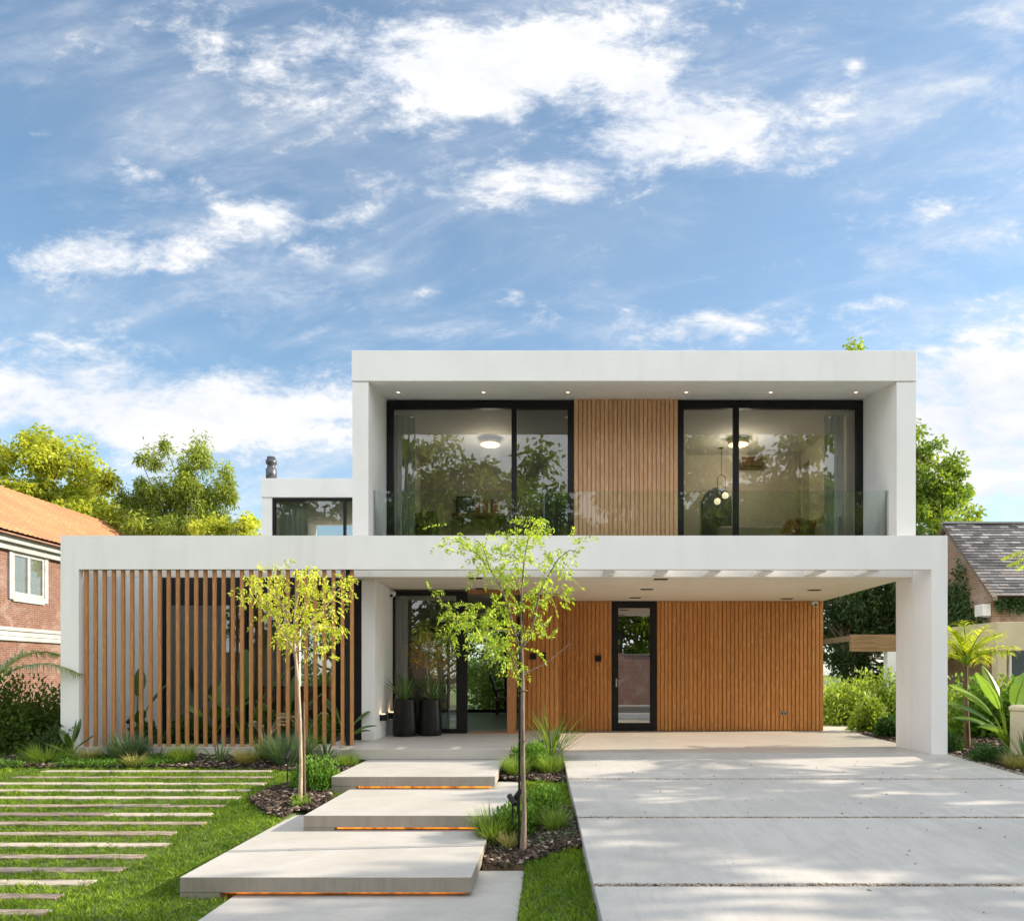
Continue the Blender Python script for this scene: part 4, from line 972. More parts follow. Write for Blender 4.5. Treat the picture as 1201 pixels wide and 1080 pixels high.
def center_tree():
    y = -4.36; x = PX(613, y); z0 = float(ground_z(x, y)); t = thing('young_tree', 'tall staked young tree with fresh green feathery leaves beside the entrance steps', 'tree', (x, y, z0), 'young street side trees')
    def q(px, py, dy=0): return img(px, py, y + dy)
    m = MB()
    m.tube([(x, y, z0 - .05), q(615, 960), q(613.5, 900), q(613, 850), q(613, 800), q(612, 750), q(611, 720), q(612, 690), q(615, 655), q(620, 630), q(622, 612)], [.036, .021, .019, .018, .017, .012, .010, .008, .007, .005, .003], 10)
    br = [[(611, 765), (603, 740), (596, 710), (588, 690), (575, 668), (560, 650), (545, 640), (533, 630)], [(612, 760), (622, 745), (628, 720), (632, 695), (645, 672), (655, 655), (668, 645), (680, 648)],
          [(605, 745), (590, 740), (565, 738), (540, 735), (525, 715), (515, 700)], [(596, 708), (580, 715), (560, 722), (545, 735)], [(613, 800), (600, 770), (590, 755), (565, 755)], [(630, 705), (645, 700), (660, 695)],
          [(614, 660), (600, 650), (588, 652)], [(620, 632), (632, 620), (640, 612)], [(575, 668), (566, 640), (556, 632)], [(628, 720), (640, 740), (634, 745)], [(614, 790), (640, 778), (672, 752)], [(612, 700), (605, 680), (598, 668)], [(618, 640), (610, 640), (606, 634)]]
    ends = []
    for i, b in enumerate(br):
        dys = np.linspace(0, [.15, -.2, -.3, .25, .1, .2, -.2, .1, .1, -.15, .1, .2, -.1][i], len(b)); pts = [q(px, py, dd) for (px, py), dd in zip(b, dys)]
        m.tube(pts, list(np.linspace([.013, .012][i] if i < 2 else .007, .0025, len(pts))), 7)
        if i == 10: continue
        for j, (a, c) in enumerate(zip(pts[:-1], pts[1:])):
            if i < 2 and j < 2: continue
            for u in (.4, .75, 1.0): ends.append(a * (1 - u) + c * u)
    for px, py in ((640, 640), (660, 640), (625, 655), (636, 660), (600, 655), (585, 650), (620, 672), (608, 690), (645, 690), (540, 725), (560, 735), (575, 742), (588, 735), (530, 715), (555, 745), (585, 760), (650, 655), (625, 612), (632, 620), (665, 650), (622, 618), (565, 730), (598, 745), (548, 728), (575, 730), (585, 745)):
        ends.append(q(px, py, random.uniform(-.3, .3)))
    m.build('trunk', 'bark_grey', t)
    ends = [e for e in ends if random.random() < .72]
    sprigs(t, ends, 'leaf_fresh', 3, .18, .043, .06, k=7, ratio=.42)
    m = MB(); sx = x - .03; m.tube([(sx - .008, y + .045, z0 - .05), (sx + .008, y + .045, PZ(738, y))], .011, 8); m.build('stake', 'dark_pot', t)
    m = MB()
    for z in (.6, 1.05): m.tube([(x + .04 * math.cos(a), y + .02 + .05 * math.sin(a), z) for a in np.linspace(0, 2 * math.pi, 14)], .005, 6)
    m.build('tie', 'bark_dark', t)
yellow_tree(); center_tree()

def spot(x, y, h, lab, rz=0.0, tilt=.6, z0=None):
    z0 = float(ground_z(x, y)) if z0 is None else z0
    t = thing('garden_spotlight', lab, 'spotlight', (x, y, z0), 'black garden spotlights')
    MB().tube([(x, y, z0 - .05), (x, y, z0 + h)], .008, 8).build('spike', 'black_metal', t)
    d = Vector((math.cos(rz) * math.cos(tilt), math.sin(rz) * math.cos(tilt), math.sin(tilt))); c = Vector((x, y, z0 + h + .02))
    m = MB(); m.tube([c - d * .06, c - d * .055, c + d * .05, c + d * .065], [.018, .026, .026, .028], 16); m.build('lamp_head', 'black_metal', t, bevel=.002)
    MB().tube([c + d * .0655, c + d * .0665], .022, 14).build('lens', 'grey_paint', t)
spot(PX(337, -1.75), -1.75, .34, 'black spotlight on a spike between the yellow tree and the round blue grass', 1.2, .9)
spot(PX(152, .35), .35, .36, 'black spotlight behind the left slats beside the paddle leaves', .6, .8, .1)
spot(PX(294, .35), .35, .34, 'black spotlight behind the slats left of the yellow tree', .9, .8, .1)
spot(PX(607, -3.95), -3.95, .42, 'tall black spotlight beside the trunk of the green feathery tree', .3, .9)
spot(PX(601, -4.05), -4.05, .40, 'slim black spotlight left of the trunk of the green feathery tree', 2.2, .6)
spot(PX(637, -.5), -.5, .30, 'black spotlight among the tall grass beside the terrace', .5, .4)

def front_beds():
    G = 'clumps in the bed before the slat screen'
    def at(px, y): return PX(px, y), y
    def T(px, y, lab, h, n, sp, w, mat, **k): tuft('grass_tuft', lab, *at(px, y), h, n, sp, w, mat, group=G, **k)
    T(150, -.45, 'rounded blue green grass clump left of centre before the slats', .40, 620, .34, .006, 'leaf_bluegrass', curve=.9, lean=.85)
    T(335, -.75, 'rounded blue green grass clump beside the black spotlight and yellow tree', .44, 620, .30, .006, 'leaf_bluegrass', curve=.8, lean=.75)
    T(104, -.55, 'dry tan grass clump beside the left pillar of the slat screen', .24, 260, .2, .005, 'leaf_tangrass', curve=1.4, lean=.9)
    T(160, -.82, 'low tan green grass clump in front of the left blue grass', .20, 240, .2, .005, 'leaf_tangrass', curve=1.4, lean=1.0)
    T(55, -.55, 'soft grey green grass clump at the left end of the bed', .30, 420, .42, .005, 'leaf_greengrass', curve=1.4, lean=1.1)
    T(215, -.60, 'light green grass clump below the dark glass behind the slats', .28, 260, .22, .006, 'leaf_greengrass', curve=1.0, lean=.8)
    T(289, -.72, 'yellow green grass clump left of the plumed grass', .26, 240, .2, .005, 'leaf_tangrass', curve=1.2, lean=.8)
    T(408, -.78, 'low yellow green clump at the corner of the upper concrete step', .20, 220, .26, .007, 'leaf_greengrass', curve=1.2, lean=1.0)
    for px, y, lab, L, n, w in ((186, -.5, 'spiky green rosette between the blue grass and the light green clump', .30, 14, .022), (257, -.62, 'large spiky green rosette in the middle of the slat bed', .40, 20, .026), (130, -.5, 'dark spiky rosette left of the rounded blue grass', .30, 14, .02), (303, -.5, 'spiky dark rosette beneath the grass plumes', .34, 14, .02)):
        strap_plant('spiky_plant', lab, *at(px, y), L, n, w, 'leaf_strap', group=G, lean=(.2, 1.0), curve=(.1, .5))
    strap_plant('strap_leaf_plant', 'arching strap leaf plant right of the yellow tree trunk', *at(382, -.55), .50, 30, .034, 'leaf_strap', group=G, lean=(.2, .9), curve=(.6, 1.7))
    tuft('fountain_grass', 'fountain grass with pinkish plumes in front of the slats', *at(312, -.35), .34, 160, .2, .006, 'leaf_greengrass', plumes=9)
    tuft('fountain_grass', 'fountain grass with two plumes behind the yellow tree trunk', *at(357, -.25), .36, 120, .2, .006, 'leaf_greengrass', plumes=4)
    paddle_plant('paddle_leaf_plant', 'grey green paddle leaf plant at the foot of the left pillar', *at(83, -.35), [(1.3, .25, .25, .36, .10, .2), (2.6, .22, .6, .34, .09, .4), (.2, .2, .7, .30, .09, .5), (-1.2, .18, .5, .30, .09, .4), (.9, .28, .1, .30, .08, .15), (3.6, .15, .9, .28, .08, .4)], 'leaf_strelitzia', group=G)
    # creeping ground cover along the bed
    x, y = sample_poly([(-8.6, -.98), (-5.6, -.95), (-5.0, -.7), (-5.2, -.3), (-8.6, -.3)], 16000); n = len(x)
    P = np.stack([x, y, ground_z(x, y) + .03 + rng.random(n) * .07], 1); k = noise_mask(x, y) > .35
    meta(leaves('ground_cover', P[k], rng.normal(size=(k.sum(), 3)) * .7 + np.array([0, 0, .5]), .035, .5, 'leaf_shrub'), kind='stuff')
    bush('round_bush', 'bright green rounded bush beside the yellow tree trunk', PX(371, -2.0), -2.0, .66, .46, 'leaf_shrub', 5000, .05, seed=3, up=1.0)
    bush('small_herb', 'small pale herb at the base of the yellow tree', PX(352, -2.8), -2.8, .26, .16, 'leaf_greengrass', 260, .045, cat='plant', seed=5, stems=False)
    # bed beside the upper step
    bush('round_bush', 'dense round green bush between the upper step and the driveway', PX(622, -.9), -.9, .68, .48, 'leaf_shrub', 5600, .045, seed=8, up=.9)
    tuft('grass_tuft', 'fine light green clump in front of the dense round bush', PX(606, -1.35), -1.35, .26, 380, .26, .005, 'leaf_greengrass', group='clumps beside the driveway', curve=1.0, lean=.7)
    tuft('grass_tuft', 'yellow green clump beside the driveway edge near the terrace', PX(644, -1.15), -1.15, .28, 420, .26, .005, 'leaf_greengrass', group='clumps beside the driveway', curve=1.1, lean=.8)
    strap_plant('tall_grass', 'tall arching grass with seed heads by the terrace edge', PX(648, -.45), -.45, .90, 90, .019, 'leaf_greengrass', cat='grass tuft', lean=(.05, .7), curve=(.3, 1.5))
    # bed around the staked tree
    bush('round_bush', 'loose dark green bush left of the staked tree trunk', PX(605, -3.85), -3.85, .52, .46, 'leaf_shrub', 3600, .05, seed=12, up=.8)
    bush('round_bush', 'airy bright green bush right of the staked tree trunk', PX(634, -3.5), -3.5, .56, .46, 'leaf_shrub', 3000, .045, seed=14, up=.9)
    tuft('grass_tuft', 'wispy pale grass clump in front right of the staked tree', PX(650, -3.95), -3.95, .24, 170, .14, .005, 'leaf_greengrass', group='clumps around the staked tree', curve=.9, lean=.7)
    tuft('grass_tuft', 'green grass clump spilling beside the lowest concrete step', PX(578, -4.0), -4.0, .32, 220, .22, .008, 'leaf_greengrass', group='clumps around the staked tree', curve=1.0, lean=.7)
    tuft('grass_tuft', 'small tan clump at the foot of the staked tree', PX(597, -4.22), -4.22, .16, 120, .1, .005, 'leaf_tangrass', group='clumps around the staked tree', curve=1.0, lean=.6)
    x, y = sample_poly([(-.6, -4.3), (.22, -4.4), (.2, -3.3), (-.58, -3.3)], 1400); n = len(x)
    meta(leaves('creeping_cover', np.stack([x, y, ground_z(x, y) + .04 + rng.random(n) * .02], 1), rng.normal(size=(n, 3)) * .7 + np.array([0, 0, .4]), .028, .5, 'leaf_bluegrass'), kind='stuff')
def noise_mask(x, y): return .5 + .5 * np.sin(x * 3.1 + np.sin(y * 9) * 1.5) * np.cos(y * 5 + x * 1.7)
front_beds()

# behind the slat screen
def patio():
    G = 'large leaved plants behind the slats'
    meta(MB().box(-7.098, -3.2, .52, 2.3, -.3, .02).build('patio_soil', 'dirt'), kind='structure')
    def P(px, Y, lab, st): paddle_plant('paddle_leaf_plant', lab, PX(px, Y), Y, st, group=G, z0=.03)
    P(160, 1.3, 'dark paddle leaf plant against the white patio wall', [(3.0, .7, .5, .55, .22, .5), (.4, .6, .4, .55, .2, .5), (1.8, .8, .15, .5, .2, .2), (-.9, .4, .7, .45, .18, .6), (2.4, .4, .8, .45, .2, .6)])
    P(250, 1.4, 'low dark paddle leaf plant before the dark glass', [(2.7, .5, .8, .5, .2, .6), (.5, .5, .7, .5, .2, .6), (-1.0, .4, .6, .45, .2, .5), (1.6, .6, .3, .5, .2, .4)])
    P(286, 1.1, 'tall paddle leaf plant with one long upright green leaf', [(1.8, .75, .12, .85, .26, .15), (.2, .8, .55, .9, .20, .5), (3.3, .55, .6, .6, .2, .6), (-.6, .4, .7, .5, .2, .5)])
    P(338, 1.5, 'shadowy paddle leaf plant behind the yellow tree', [(2.9, .5, .7, .5, .2, .6), (.3, .55, .6, .55, .2, .5), (1.4, .7, .2, .5, .2, .3), (-.8, .4, .6, .45, .18, .6)])
    P(405, .75, 'broad leaf plant spilling past the right end of the slats', [(.1, .3, .9, .36, .15, .9), (.6, .42, .6, .34, .15, .8), (2.6, .5, .5, .45, .18, .6), (-.3, .25, .95, .34, .14, .9)])
    bush('round_bush', 'dark leafy clump at the foot of the white patio wall', PX(170, .9), .9, .8, .45, 'leaf_dark', 900, .11, seed=33, z0=.03)
    bush('round_bush', 'dark leafy clump before the dark glass in the patio', PX(225, 1.0), 1.0, 1.0, .55, 'leaf_dark', 1200, .12, seed=34, z0=.03)
    bush('round_bush', 'dark leafy clump behind the plumes in the patio', PX(318, .9), .9, 1.0, .6, 'leaf_dark', 1200, .12, seed=35, z0=.03)
    bush('round_bush', 'shaded leafy bush behind the right slats', PX(372, 1.2), 1.2, .9, .55, 'leaf_shrub', 1500, .07, seed=31, z0=.03)
patio()

# pots at the entrance
def pots():
    for px, Y, lab, pl in ((489 - 14, 1.72, 'left black tapered pot beside the entrance window', 'left'), (504, 1.86, 'right black tapered pot beside the entrance window', 'right')):
        x = PX(px, Y); t = thing('plant_pot', lab, 'pot', (x, Y, FL), 'black pots at the entrance')
        MB().lathe((x, Y, FL + .005), [(0, 0), (.20, 0), (.205, .03), (.212, .05), (.214, .12), (.200, .40), (.186, .60), (.188, .625), (.184, .635), (.172, .632), (.168, .60), (0, .59)], 32).build('body', 'dark_pot', t)
        MB().lathe((x, Y, FL + .003), [(.19, .0), (.205, .012), (.2, .03), (.185, .02)], 30).build('saucer', 'dark_pot', t)
    x = PX(475, 1.72); strap_plant('potted_plant', 'dark strap leaf plant in the left black pot', x, 1.72, .58, 26, .05, 'leaf_strelitzia', z0=FL + .60, lean=(.1, .8), curve=(.2, .8))
    x, Y = PX(504, 1.86), 1.86
    strap_plant('potted_plant', 'dark strap leaf plant at the rim of the right black pot', x + .06, Y - .05, .55, 20, .055, 'leaf_strelitzia', z0=FL + .60, lean=(.2, .9), curve=(.2, .8))
    t = thing('potted_tree', 'small potted tree with reddish gold leaves in the right black pot', 'tree', (x - .02, Y, FL + .6))
    m = MB(); b = np.array([x - .02, Y, FL + .58]); top = img(500, 770, Y); m.tube([b, (b + top) / 2 + np.array([.01, 0, 0]), top], [.014, .012, .006], 8); ends = []
    for px, py, dy in ((488, 762, .1), (512, 765, -.1), (500, 752, 0), (492, 775, -.12), (518, 778, .1), (484, 772, 0), (506, 775, .12), (497, 768, -.1), (508, 785, .05)):
        e = img(px, py, Y + dy); m.tube([top * .7 + b * .3, (top + e) / 2, e], [.005, .004, .002], 5, cap=False); ends.append(e)
    m.build('trunk', 'bark_pale', t); sprigs(t, ends, 'leaf_autumn', 12, .13, .045, .05, k=4, ratio=.4)
rndmat('leaf_autumn', [(.30, .22, .05), (.42, .30, .07), (.34, .18, .05), (.46, .38, .10)], .6, .35)
pots()

# ------------------------------------------------------------------ right hand garden
def right_garden():
    Y = .9; x = PX(1133, Y); z0 = float(ground_z(x, Y)); t = thing('palm_tree', 'young palm with yellow green feather fronds right of the white pillar', 'palm tree', (x, Y, z0))
    top = img(1133, 780, Y); m = MB(); m.tube([(x + .02, Y, z0 - .05), (x + .01, Y, z0 + .5), (x - .01, Y, z0 + .9), top], [.055, .042, .036, .03], 10)
    m.build('trunk', 'bark_dark', t)
    palm_fronds(t, top, [(a + random.uniform(-.2, .2), random.uniform(.70, 1.0), random.uniform(.0, .9), random.uniform(.7, 1.5), .034) for a in np.linspace(0, 6.28, 16)[:-1]], 'leaf_palm', .40, nl=19)
    Y = .3; x = PX(1183, Y); paddle_plant('banana_plant', 'banana plant with broad glossy leaves beside the cream cabinet', x, Y, [(2.9, .62, .55, .80, .34, .8), (.6, .75, .45, .85, .36, .7), (1.9, .7, .25, .75, .26, .5), (3.7, .42, .95, .62, .32, 1.0), (-.7, .6, .65, .7, .34, .9), (2.7, .55, .75, .75, .36, .9), (2.4, .45, .85, .62, .30, 1.1), (.1, .5, .9, .62, .24, 1.2), (3.3, .7, .35, .7, .25, .6), (-1.6, .4, .9, .55, .22, 1.0)], 'leaf_banana')
    # cabinet
    Y = -.55; x0 = PX(1184, Y + .6); t = thing('utility_cabinet', 'cream metal generator cabinet at the right edge of the garden', 'cabinet', (x0 + .45, Y, -.05))
    zt = PZ(828, Y); MB().box(x0, x0 + .95, Y, Y + .6, .0, zt - .09).build('body', 'cream_metal', t, bevel=.015, seg=3); m = MB(); m.prism([(x0 - .012, zt - .088), (x0 + .965, zt - .088), (x0 + .965, zt - .03), (x0 + .9, zt), (x0 + .05, zt), (x0 - .012, zt - .03)], Y - .012, Y + .61); m.build('lid', 'cream_metal', t, bevel=.01)
    MB().box(x0 + .03, x0 + .09, Y - .004, Y - .001, zt - .32, zt - .20).build('sticker', 'red_sticker', t); MB().box(x0 + .2, x0 + .8, Y - .006, Y - .001, .12, .3).build('vent', 'grey_paint', t); MB().box(x0 - .04, x0 + 1.0, Y - .05, Y + .65, -.12, -.001).build('plinth', 'kerb_stone', t)
    bush('low_bush', 'dark rounded low bush in the bark bed right of the pillar', PX(1160, -.6), -.6, .62, .34, 'leaf_box', 2600, .04, seed=41)
    bush('low_bush', 'dark low bush tucked against the right pillar', PX(1113, .5), .5, .5, .40, 'leaf_box', 1600, .045, seed=42)
    strap_plant('spiky_plant', 'spiky dark yucca in front of the cream cabinet', PX(1206, -1.0), -1.0, .55, 34, .03, 'leaf_strap', lean=(.05, 1.1), curve=(0, .3))
    tuft('grass_tuft', 'pale grass clump below the cream cabinet', PX(1196, -1.15), -1.15, .24, 320, .3, .006, 'leaf_tangrass', curve=1.2, lean=.9)
    # hedge shrubs seen past and under the carport
    k = 0
    for px, Y, w, h, mt, lab in ((982, 6.5, 1.5, 1.35, 'leaf_hedge', 'bright green shrub right beside the end of the timber wall'), (1010, 7.2, 1.5, 1.5, 'leaf_hedge', 'tall bright green shrub in the middle of the row seen under the carport'), (1022, 4.3, .95, 1.12, 'leaf_hedge', 'nearest bright green shrub on the bark beside the carport floor'),
                                 (1045, 6.6, 1.6, 1.45, 'leaf_hedge', 'bright green shrub directly behind the white pillar'), (1043, 3.0, .45, .42, 'leaf_box', 'small dark shrub at the back of the right pillar'), (998, 9.5, 2.2, 1.3, 'leaf_hedge', 'low bright shrub farthest back under the carport'),
                                 (1122, 3.6, 1.2, 1.25, 'leaf_hedge', 'bright shrub behind the young palm'), (1150, 2.8, 1.2, 1.3, 'leaf_shrub', 'green shrub between the palm and the banana'), (1175, 3.6, 1.3, 1.35, 'leaf_hedge', 'bright shrub behind the banana plant'), (1200, 2.6, 1.2, 1.3, 'leaf_shrub', 'green shrub behind the cream cabinet'), (1120, 5.8, 1.6, 1.5, 'leaf_shrub', 'green shrub against the cream wall')):
        k += 1; bush('garden_shrub', lab, PX(px, Y), Y, w, h, mt, int(1500 + 1000 * w), .115, 'shrub', 'shrubs along the right boundary', seed=60 + k, up=.5)
    # overhanging leaves of a frond from the right (a taller palm outside the picture)
    x, Y = 8.35, .2; t = thing('palm_tree', 'taller palm whose frond tips hang in at the right edge', 'palm tree', (x, Y, -.05)); m = MB(); m.tube([(x, Y, -.1), (x + .05, Y, 1.2), (x, Y, 2.6)], [.11, .09, .07], 10); m.build('trunk', 'bark_grey', t)
    palm_fronds(t, (x, Y, 2.6), [(a, 1.5, random.uniform(.3, .9), 1.6, .03) for a in np.linspace(.3, 6.4, 12)], 'leaf_palm', .36)
right_garden()

def left_garden():
    bush('garden_bush', 'large dark green bush left of the white pillar', PX(36, .6), .6, 2.2, 1.35, 'leaf_mid', 8500, .075, seed=81, up=.5, depth=1.2)
    bush('garden_bush', 'dark green bush at the left edge of the picture', PX(-8, .2), .2, 1.7, 1.55, 'leaf_mid', 6500, .075, seed=82, up=.5, depth=1.2)
    bush('garden_bush', 'low dark bush between the left bushes and the pillar', PX(62, -.1), -.1, .8, .6, 'leaf_dark', 1500, .06, seed=83, up=.4)
    x, Y = PX(-6, .1), .1; t = thing('palm_tree', 'grey green palm at the left edge with one long frond arching over the bush', 'palm tree', (x, Y, -.05)); top = (x, Y, 1.05); MB().tube([(x, Y, -.1), (x, Y, .5), top], [.1, .09, .06], 9).build('trunk', 'bark_grey', t)
    palm_fronds(t, top, [(-.08, 1.45, .85, 1.25, .034), (2.6, 1.3, .6, 1.4, .034), (-1.6, 1.0, .5, 1.5, .034), (1.2, 1.2, .4, 1.5, .034), (3.6, 1.2, .7, 1.4, .034)], 'leaf_palm_grey', .46)
left_garden()

# yucca growing on the roof behind the parapet
def roof_yucca():
    x, Y = PX(252, 3.4), 3.4; t = thing('roof_planter', 'low planter box on the flat roof behind the front parapet', 'planter', (x, Y, 3.14)); MB().box(x - .5, x + .5, Y - .3, Y + .3, 3.145, 3.5).build('box', 'grey_paint', t, bevel=.01); MB().box(x - .47, x + .47, Y - .27, Y + .27, 3.501, 3.51).build('soil', 'dirt', t)
    strap_plant('yucca', 'spiky yucca in the planter on the flat roof', x, Y, .50, 36, .04, 'leaf_bluegrass', z0=3.51, lean=(.05, 1.2), curve=(0, .3))
roof_yucca()

# ------------------------------------------------------------------ neighbours
def left_neighbour():
    xw = -18.0; N = thing('brick_house', 'red brick neighbouring house with orange clay tile roof on the left', 'house', (xw, 18, -.1)); ze = 5.62
    MB().box(xw - 9, xw, 4, 32, -.3, ze).build('wall', 'brick_side', N)
    m = MB(); m.box(xw + .002, xw + .12, 3.9, 32, 2.45, 2.62); m.box(xw + .002, xw + .17, 3.9, 32, 2.622, 2.74); m.box(xw + .002, xw + .10, 3.9, 32, 2.30, 2.448); m.build('string_course', 'shaded_white', N, bevel=.01)
    m = MB(); m.box(xw + .002, xw + .35, 3.9, 32, ze - .12, ze + .14); m.box(xw + .002, xw + .18, 3.9, 32, ze - .34, ze - .122); m.build('cornice', 'shaded_white', N, bevel=.01)
    def win(y0, y1, z0, z1, lab=None):
        m = MB(); t = .17
        for a in ((y0 - t, y0, z0 - t, z1 + t), (y1, y1 + t, z0 - t, z1 + t), (y0, y1, z1, z1 + t), (y0, y1, z0 - t - .06, z0)): m.box(xw + .002, xw + .07, *a)
        f = m.build('window', 'shaded_white', N, label=lab)
        m = MB(); s = .09
        for a in ((y0, y0 + s, z0, z1), (y1 - s, y1, z0, z1), (y0 + s, y1 - s, z1 - s, z1), (y0 + s, y1 - s, z0, z0 + s), ((y0 + y1) / 2 - .06, (y0 + y1) / 2 + .06, z0 + s, z1 - s)): m.box(xw + .003, xw + .045, *a)
        m.build('sash', 'shaded_white', f); MB().box(xw + .004, xw + .012, y0 + s, y1 - s, z0 + s, z1 - s).build('pane', 'glass_clear', f)
        MB().box(xw + .001, xw + .003, y0 + s, y1 - s, z0 + s, z1 - s).build('blind', 'grey_paint', f)
    win(13.25, 14.75, 3.85, 5.25); win(15.95, 17.2, 3.85, 5.25); win(9.5, 10.9, 3.85, 5.25); win(16.0, 17.0, .9, 1.6)
    # clay tile roof: stepped courses with rounded tiles
    x0, z0, x1, z1 = xw + .55, ze + .10, xw - 4.2, ze + .10 + 2.88; rows = 17; ya, yb = 3.7, 32.3; ncol = 420
    ys = np.linspace(ya, yb, ncol); V, Q, r = [], [], []
    wob = np.abs(np.sin((ys - ya) * math.pi / .23)) * .035
    for i in range(rows):
        for e in (0, 1):
            u = (i + e) / rows; xx = x0 + (x1 - x0) * u; zz = z0 + (z1 - z0) * u + (.085 if e == 0 else 0.0)
            V += [(xx - .006 * wv, y, zz + wv) for y, wv in zip(ys, wob)]
        b = len(V) - 2 * ncol
        for j in range(ncol - 1): Q.append((b + j, b + j + 1, b + ncol + j + 1, b + ncol + j))
        tile = np.repeat(rng.random(ncol // 3 + 1), 3)[:ncol - 1]; r += list(tile)
        if i: 
            pb = b - ncol
            for j in range(ncol - 1): Q.append((pb + j, pb + j + 1, b + j + 1, b + j)); r.append(.0)
    np_mesh('roof', V, Q, 'roof_clay', N, rnd=r, smooth=False)
    m = MB(); m.prism([(x0, z0 - .02), (x1, z1 - .02), (2 * x1 - x0, z0 - .02)], ya + .1, yb - .1, 'y'); m.build('gable', 'brick_front', N)
    m = MB(); m.prism([(x1, z1 + .0), (2 * x1 - x0, z0), (2 * x1 - x0, z0 + .06), (x1, z1 + .06)], ya, yb, 'y'); m.build('rear_roof', 'roof_clay', N)
    m = MB(); yy = ya
    while yy < yb: m.tube([(x1, yy, z1 + .02), (x1, yy + .36, z1 + .045)], [.10, .12], 10); yy += .34
    m.build('ridge_tiles', 'roof_clay', N)
left_neighbour()

def right_neighbour():
    X = 13.0; Yr, Ye = 13.3, 10.6; zr, ze = 6.2, 3.5; X1 = 27.0; sl = (zr - ze) / (Yr - Ye)
    N = thing('brick_house', 'tan brick neighbouring house with a steep grey slate roof on the right', 'house', (X + 4, 13.3, 0))
    Yb = 2 * Yr - Ye
    m = MB(); m.prism([(Ye + .25, -.3), (Yb - .25, -.3), (Yb - .25, ze), (Yr, zr - .2), (Ye + .25, ze)], X + .15, X + .4, 'x'); m.build('gable_wall', 'brick_tan_side', N)
    MB().box(X + .401, X1, Ye + .25, Ye + .5, -.3, ze + .1).build('front_wall', 'brick_tan_front', N)
    V, Q, r = [], [], []; rows = 26; cw = .30; ny = int((X1 - X) / cw)
    L = math.hypot(zr - ze, Yr - Ye)
    for i in range(rows):
        for j in range(ny + 1):
            a = X + (j - (.5 if i % 2 else 0)) * cw; b = a + cw - .008; a = max(a, X)
            if b <= a: continue
            t0, t1 = i / rows, (i + 1.15) / rows; lift = .022 + rng.uniform(-.004, .006); n = len(V)
            y0, z0_ = Ye + (Yr - Ye) * t0, ze + (zr - ze) * t0; y1, z1_ = Ye + (Yr - Ye) * t1, ze + (zr - ze) * t1
            V += [(a, y0 - lift * .7, z0_ + lift), (b, y0 - lift * .7, z0_ + lift), (b, y1, z1_), (a, y1, z1_), (a, y0, z0_), (b, y0, z0_)]
            Q += [(n, n + 1, n + 2, n + 3), (n + 4, n + 5, n + 1, n)]; rr = float(np.clip(.45 + .30 * math.sin(a * 1.3 + i * .35) * math.cos(i * .5 - a * .7) + rng.normal() * .28, 0, 1)); r += [rr, .1]
    np_mesh('roof', V, Q, 'roof_slate', N, rnd=r)
    m = MB(); m.prism([(Ye - .05, ze - .14), (Yr, zr - .14), (Yb + .05, ze - .14), (Yb + .05, ze - .02), (Yr, zr - .02), (Ye - .05, ze - .02)], X - .0, X + .148, 'x'); m.build('bargeboard', 'bark_grey', N)
    m = MB(); m.prism([(Yr, zr), (Yb, ze), (Yb, ze - .08), (Yr, zr - .12)], X + .15, X1, 'x'); m.build('rear_roof', 'roof_slate', N)
    MB().box(X, X1, Yr - .12, Yr + .12, zr - .01, zr + .05).build('ridge_cap', 'grey_paint', N)
    # front openings
    yf = Ye + .25
    def at(px): return PX(px, yf)
    m = MB(); x0, x1, z0, z1 = at(1176), at(1240), PZ(754, yf), PZ(731, yf)
    for a in ((x0, x0 + .05, z0, z1), (x1 - .05, x1, z0, z1), (x0 + .05, x1 - .05, z1 - .05, z1), (x0 + .05, x1 - .05, z0, z0 + .05), (at(1198), at(1198) + .05, z0 + .05, z1 - .05)): m.box(a[0], a[1], yf - .05, yf - .002, a[2], a[3])
    f = m.build('window', 'white_paint', N); MB().box(x0 + .05, x1 - .05, yf - .03, yf - .02, z0 + .05, z1 - .05).build('pane', 'glass_window', f)
    x0, x1, z1 = at(1185), at(1230), PZ(756, yf); m = MB(); m.box(x0, x1, yf - .04, yf - .003, 0, z1); d = m.build('door', 'navy_panel', N); m = MB(); m.box(x0 - .06, x0 - .001, yf - .06, yf - .002, 0, z1 + .06); m.box(x1 + .001, x1 + .06, yf - .06, yf - .002, 0, z1 + .06); m.box(x0, x1, yf - .06, yf - .002, z1 + .001, z1 + .06); m.build('frame', 'white_paint', d)
    x, z = at(1179), PZ(760, yf); m = MB(); m.box(x - .1, x + .1, yf - .22, yf - .002, z - .14, z + .12); m.prism([(x - .13, z + .121), (x + .13, z + .121), (x, z + .24)], yf - .25, yf - .002); m.build('wall_lantern', 'black_metal', N)
    # cream porch volume against the gable
    xa = 12.3; y0, y1 = 9.2, 14.5; z1 = PZ(729.6, 9.35); m = MB(); m.box(xa, X + .145, y0, y1, 1.85, z1); m.build('porch_canopy', 'cream_render', N, bevel=.01)
    MB().box(xa + .05, X + .14, y1 - .3, y1 - .02, -.2, 1.848).build('porch_wall', 'cream_render', N); m = MB(); m.box(xa + .05, xa + .3, y0 + .05, y0 + .3, -.2, 1.848); m.build('porch_wall', 'cream_render', N)
    # ivy on the gable
    n = 9000; yy = rng.uniform(Ye + .2, Yr + 3, n); zz = rng.uniform(2.2, 5.6, n); lim = 3.25 + .55 * np.sin(yy * 1.6) + .9 * np.clip((yy - 11.6) / 2, -.6, 1) * .3 + rng.normal(size=n) * .28 + np.where((yy > 11.9) & (yy < 12.6), .9, 0) * (rng.random(n) > .6)
    k = (zz < lim) & (zz < ze + (yy - Ye) * sl - .35); P = np.stack([np.full(k.sum(), X + .10) - rng.random(k.sum()) * .14, yy[k], zz[k]], 1)
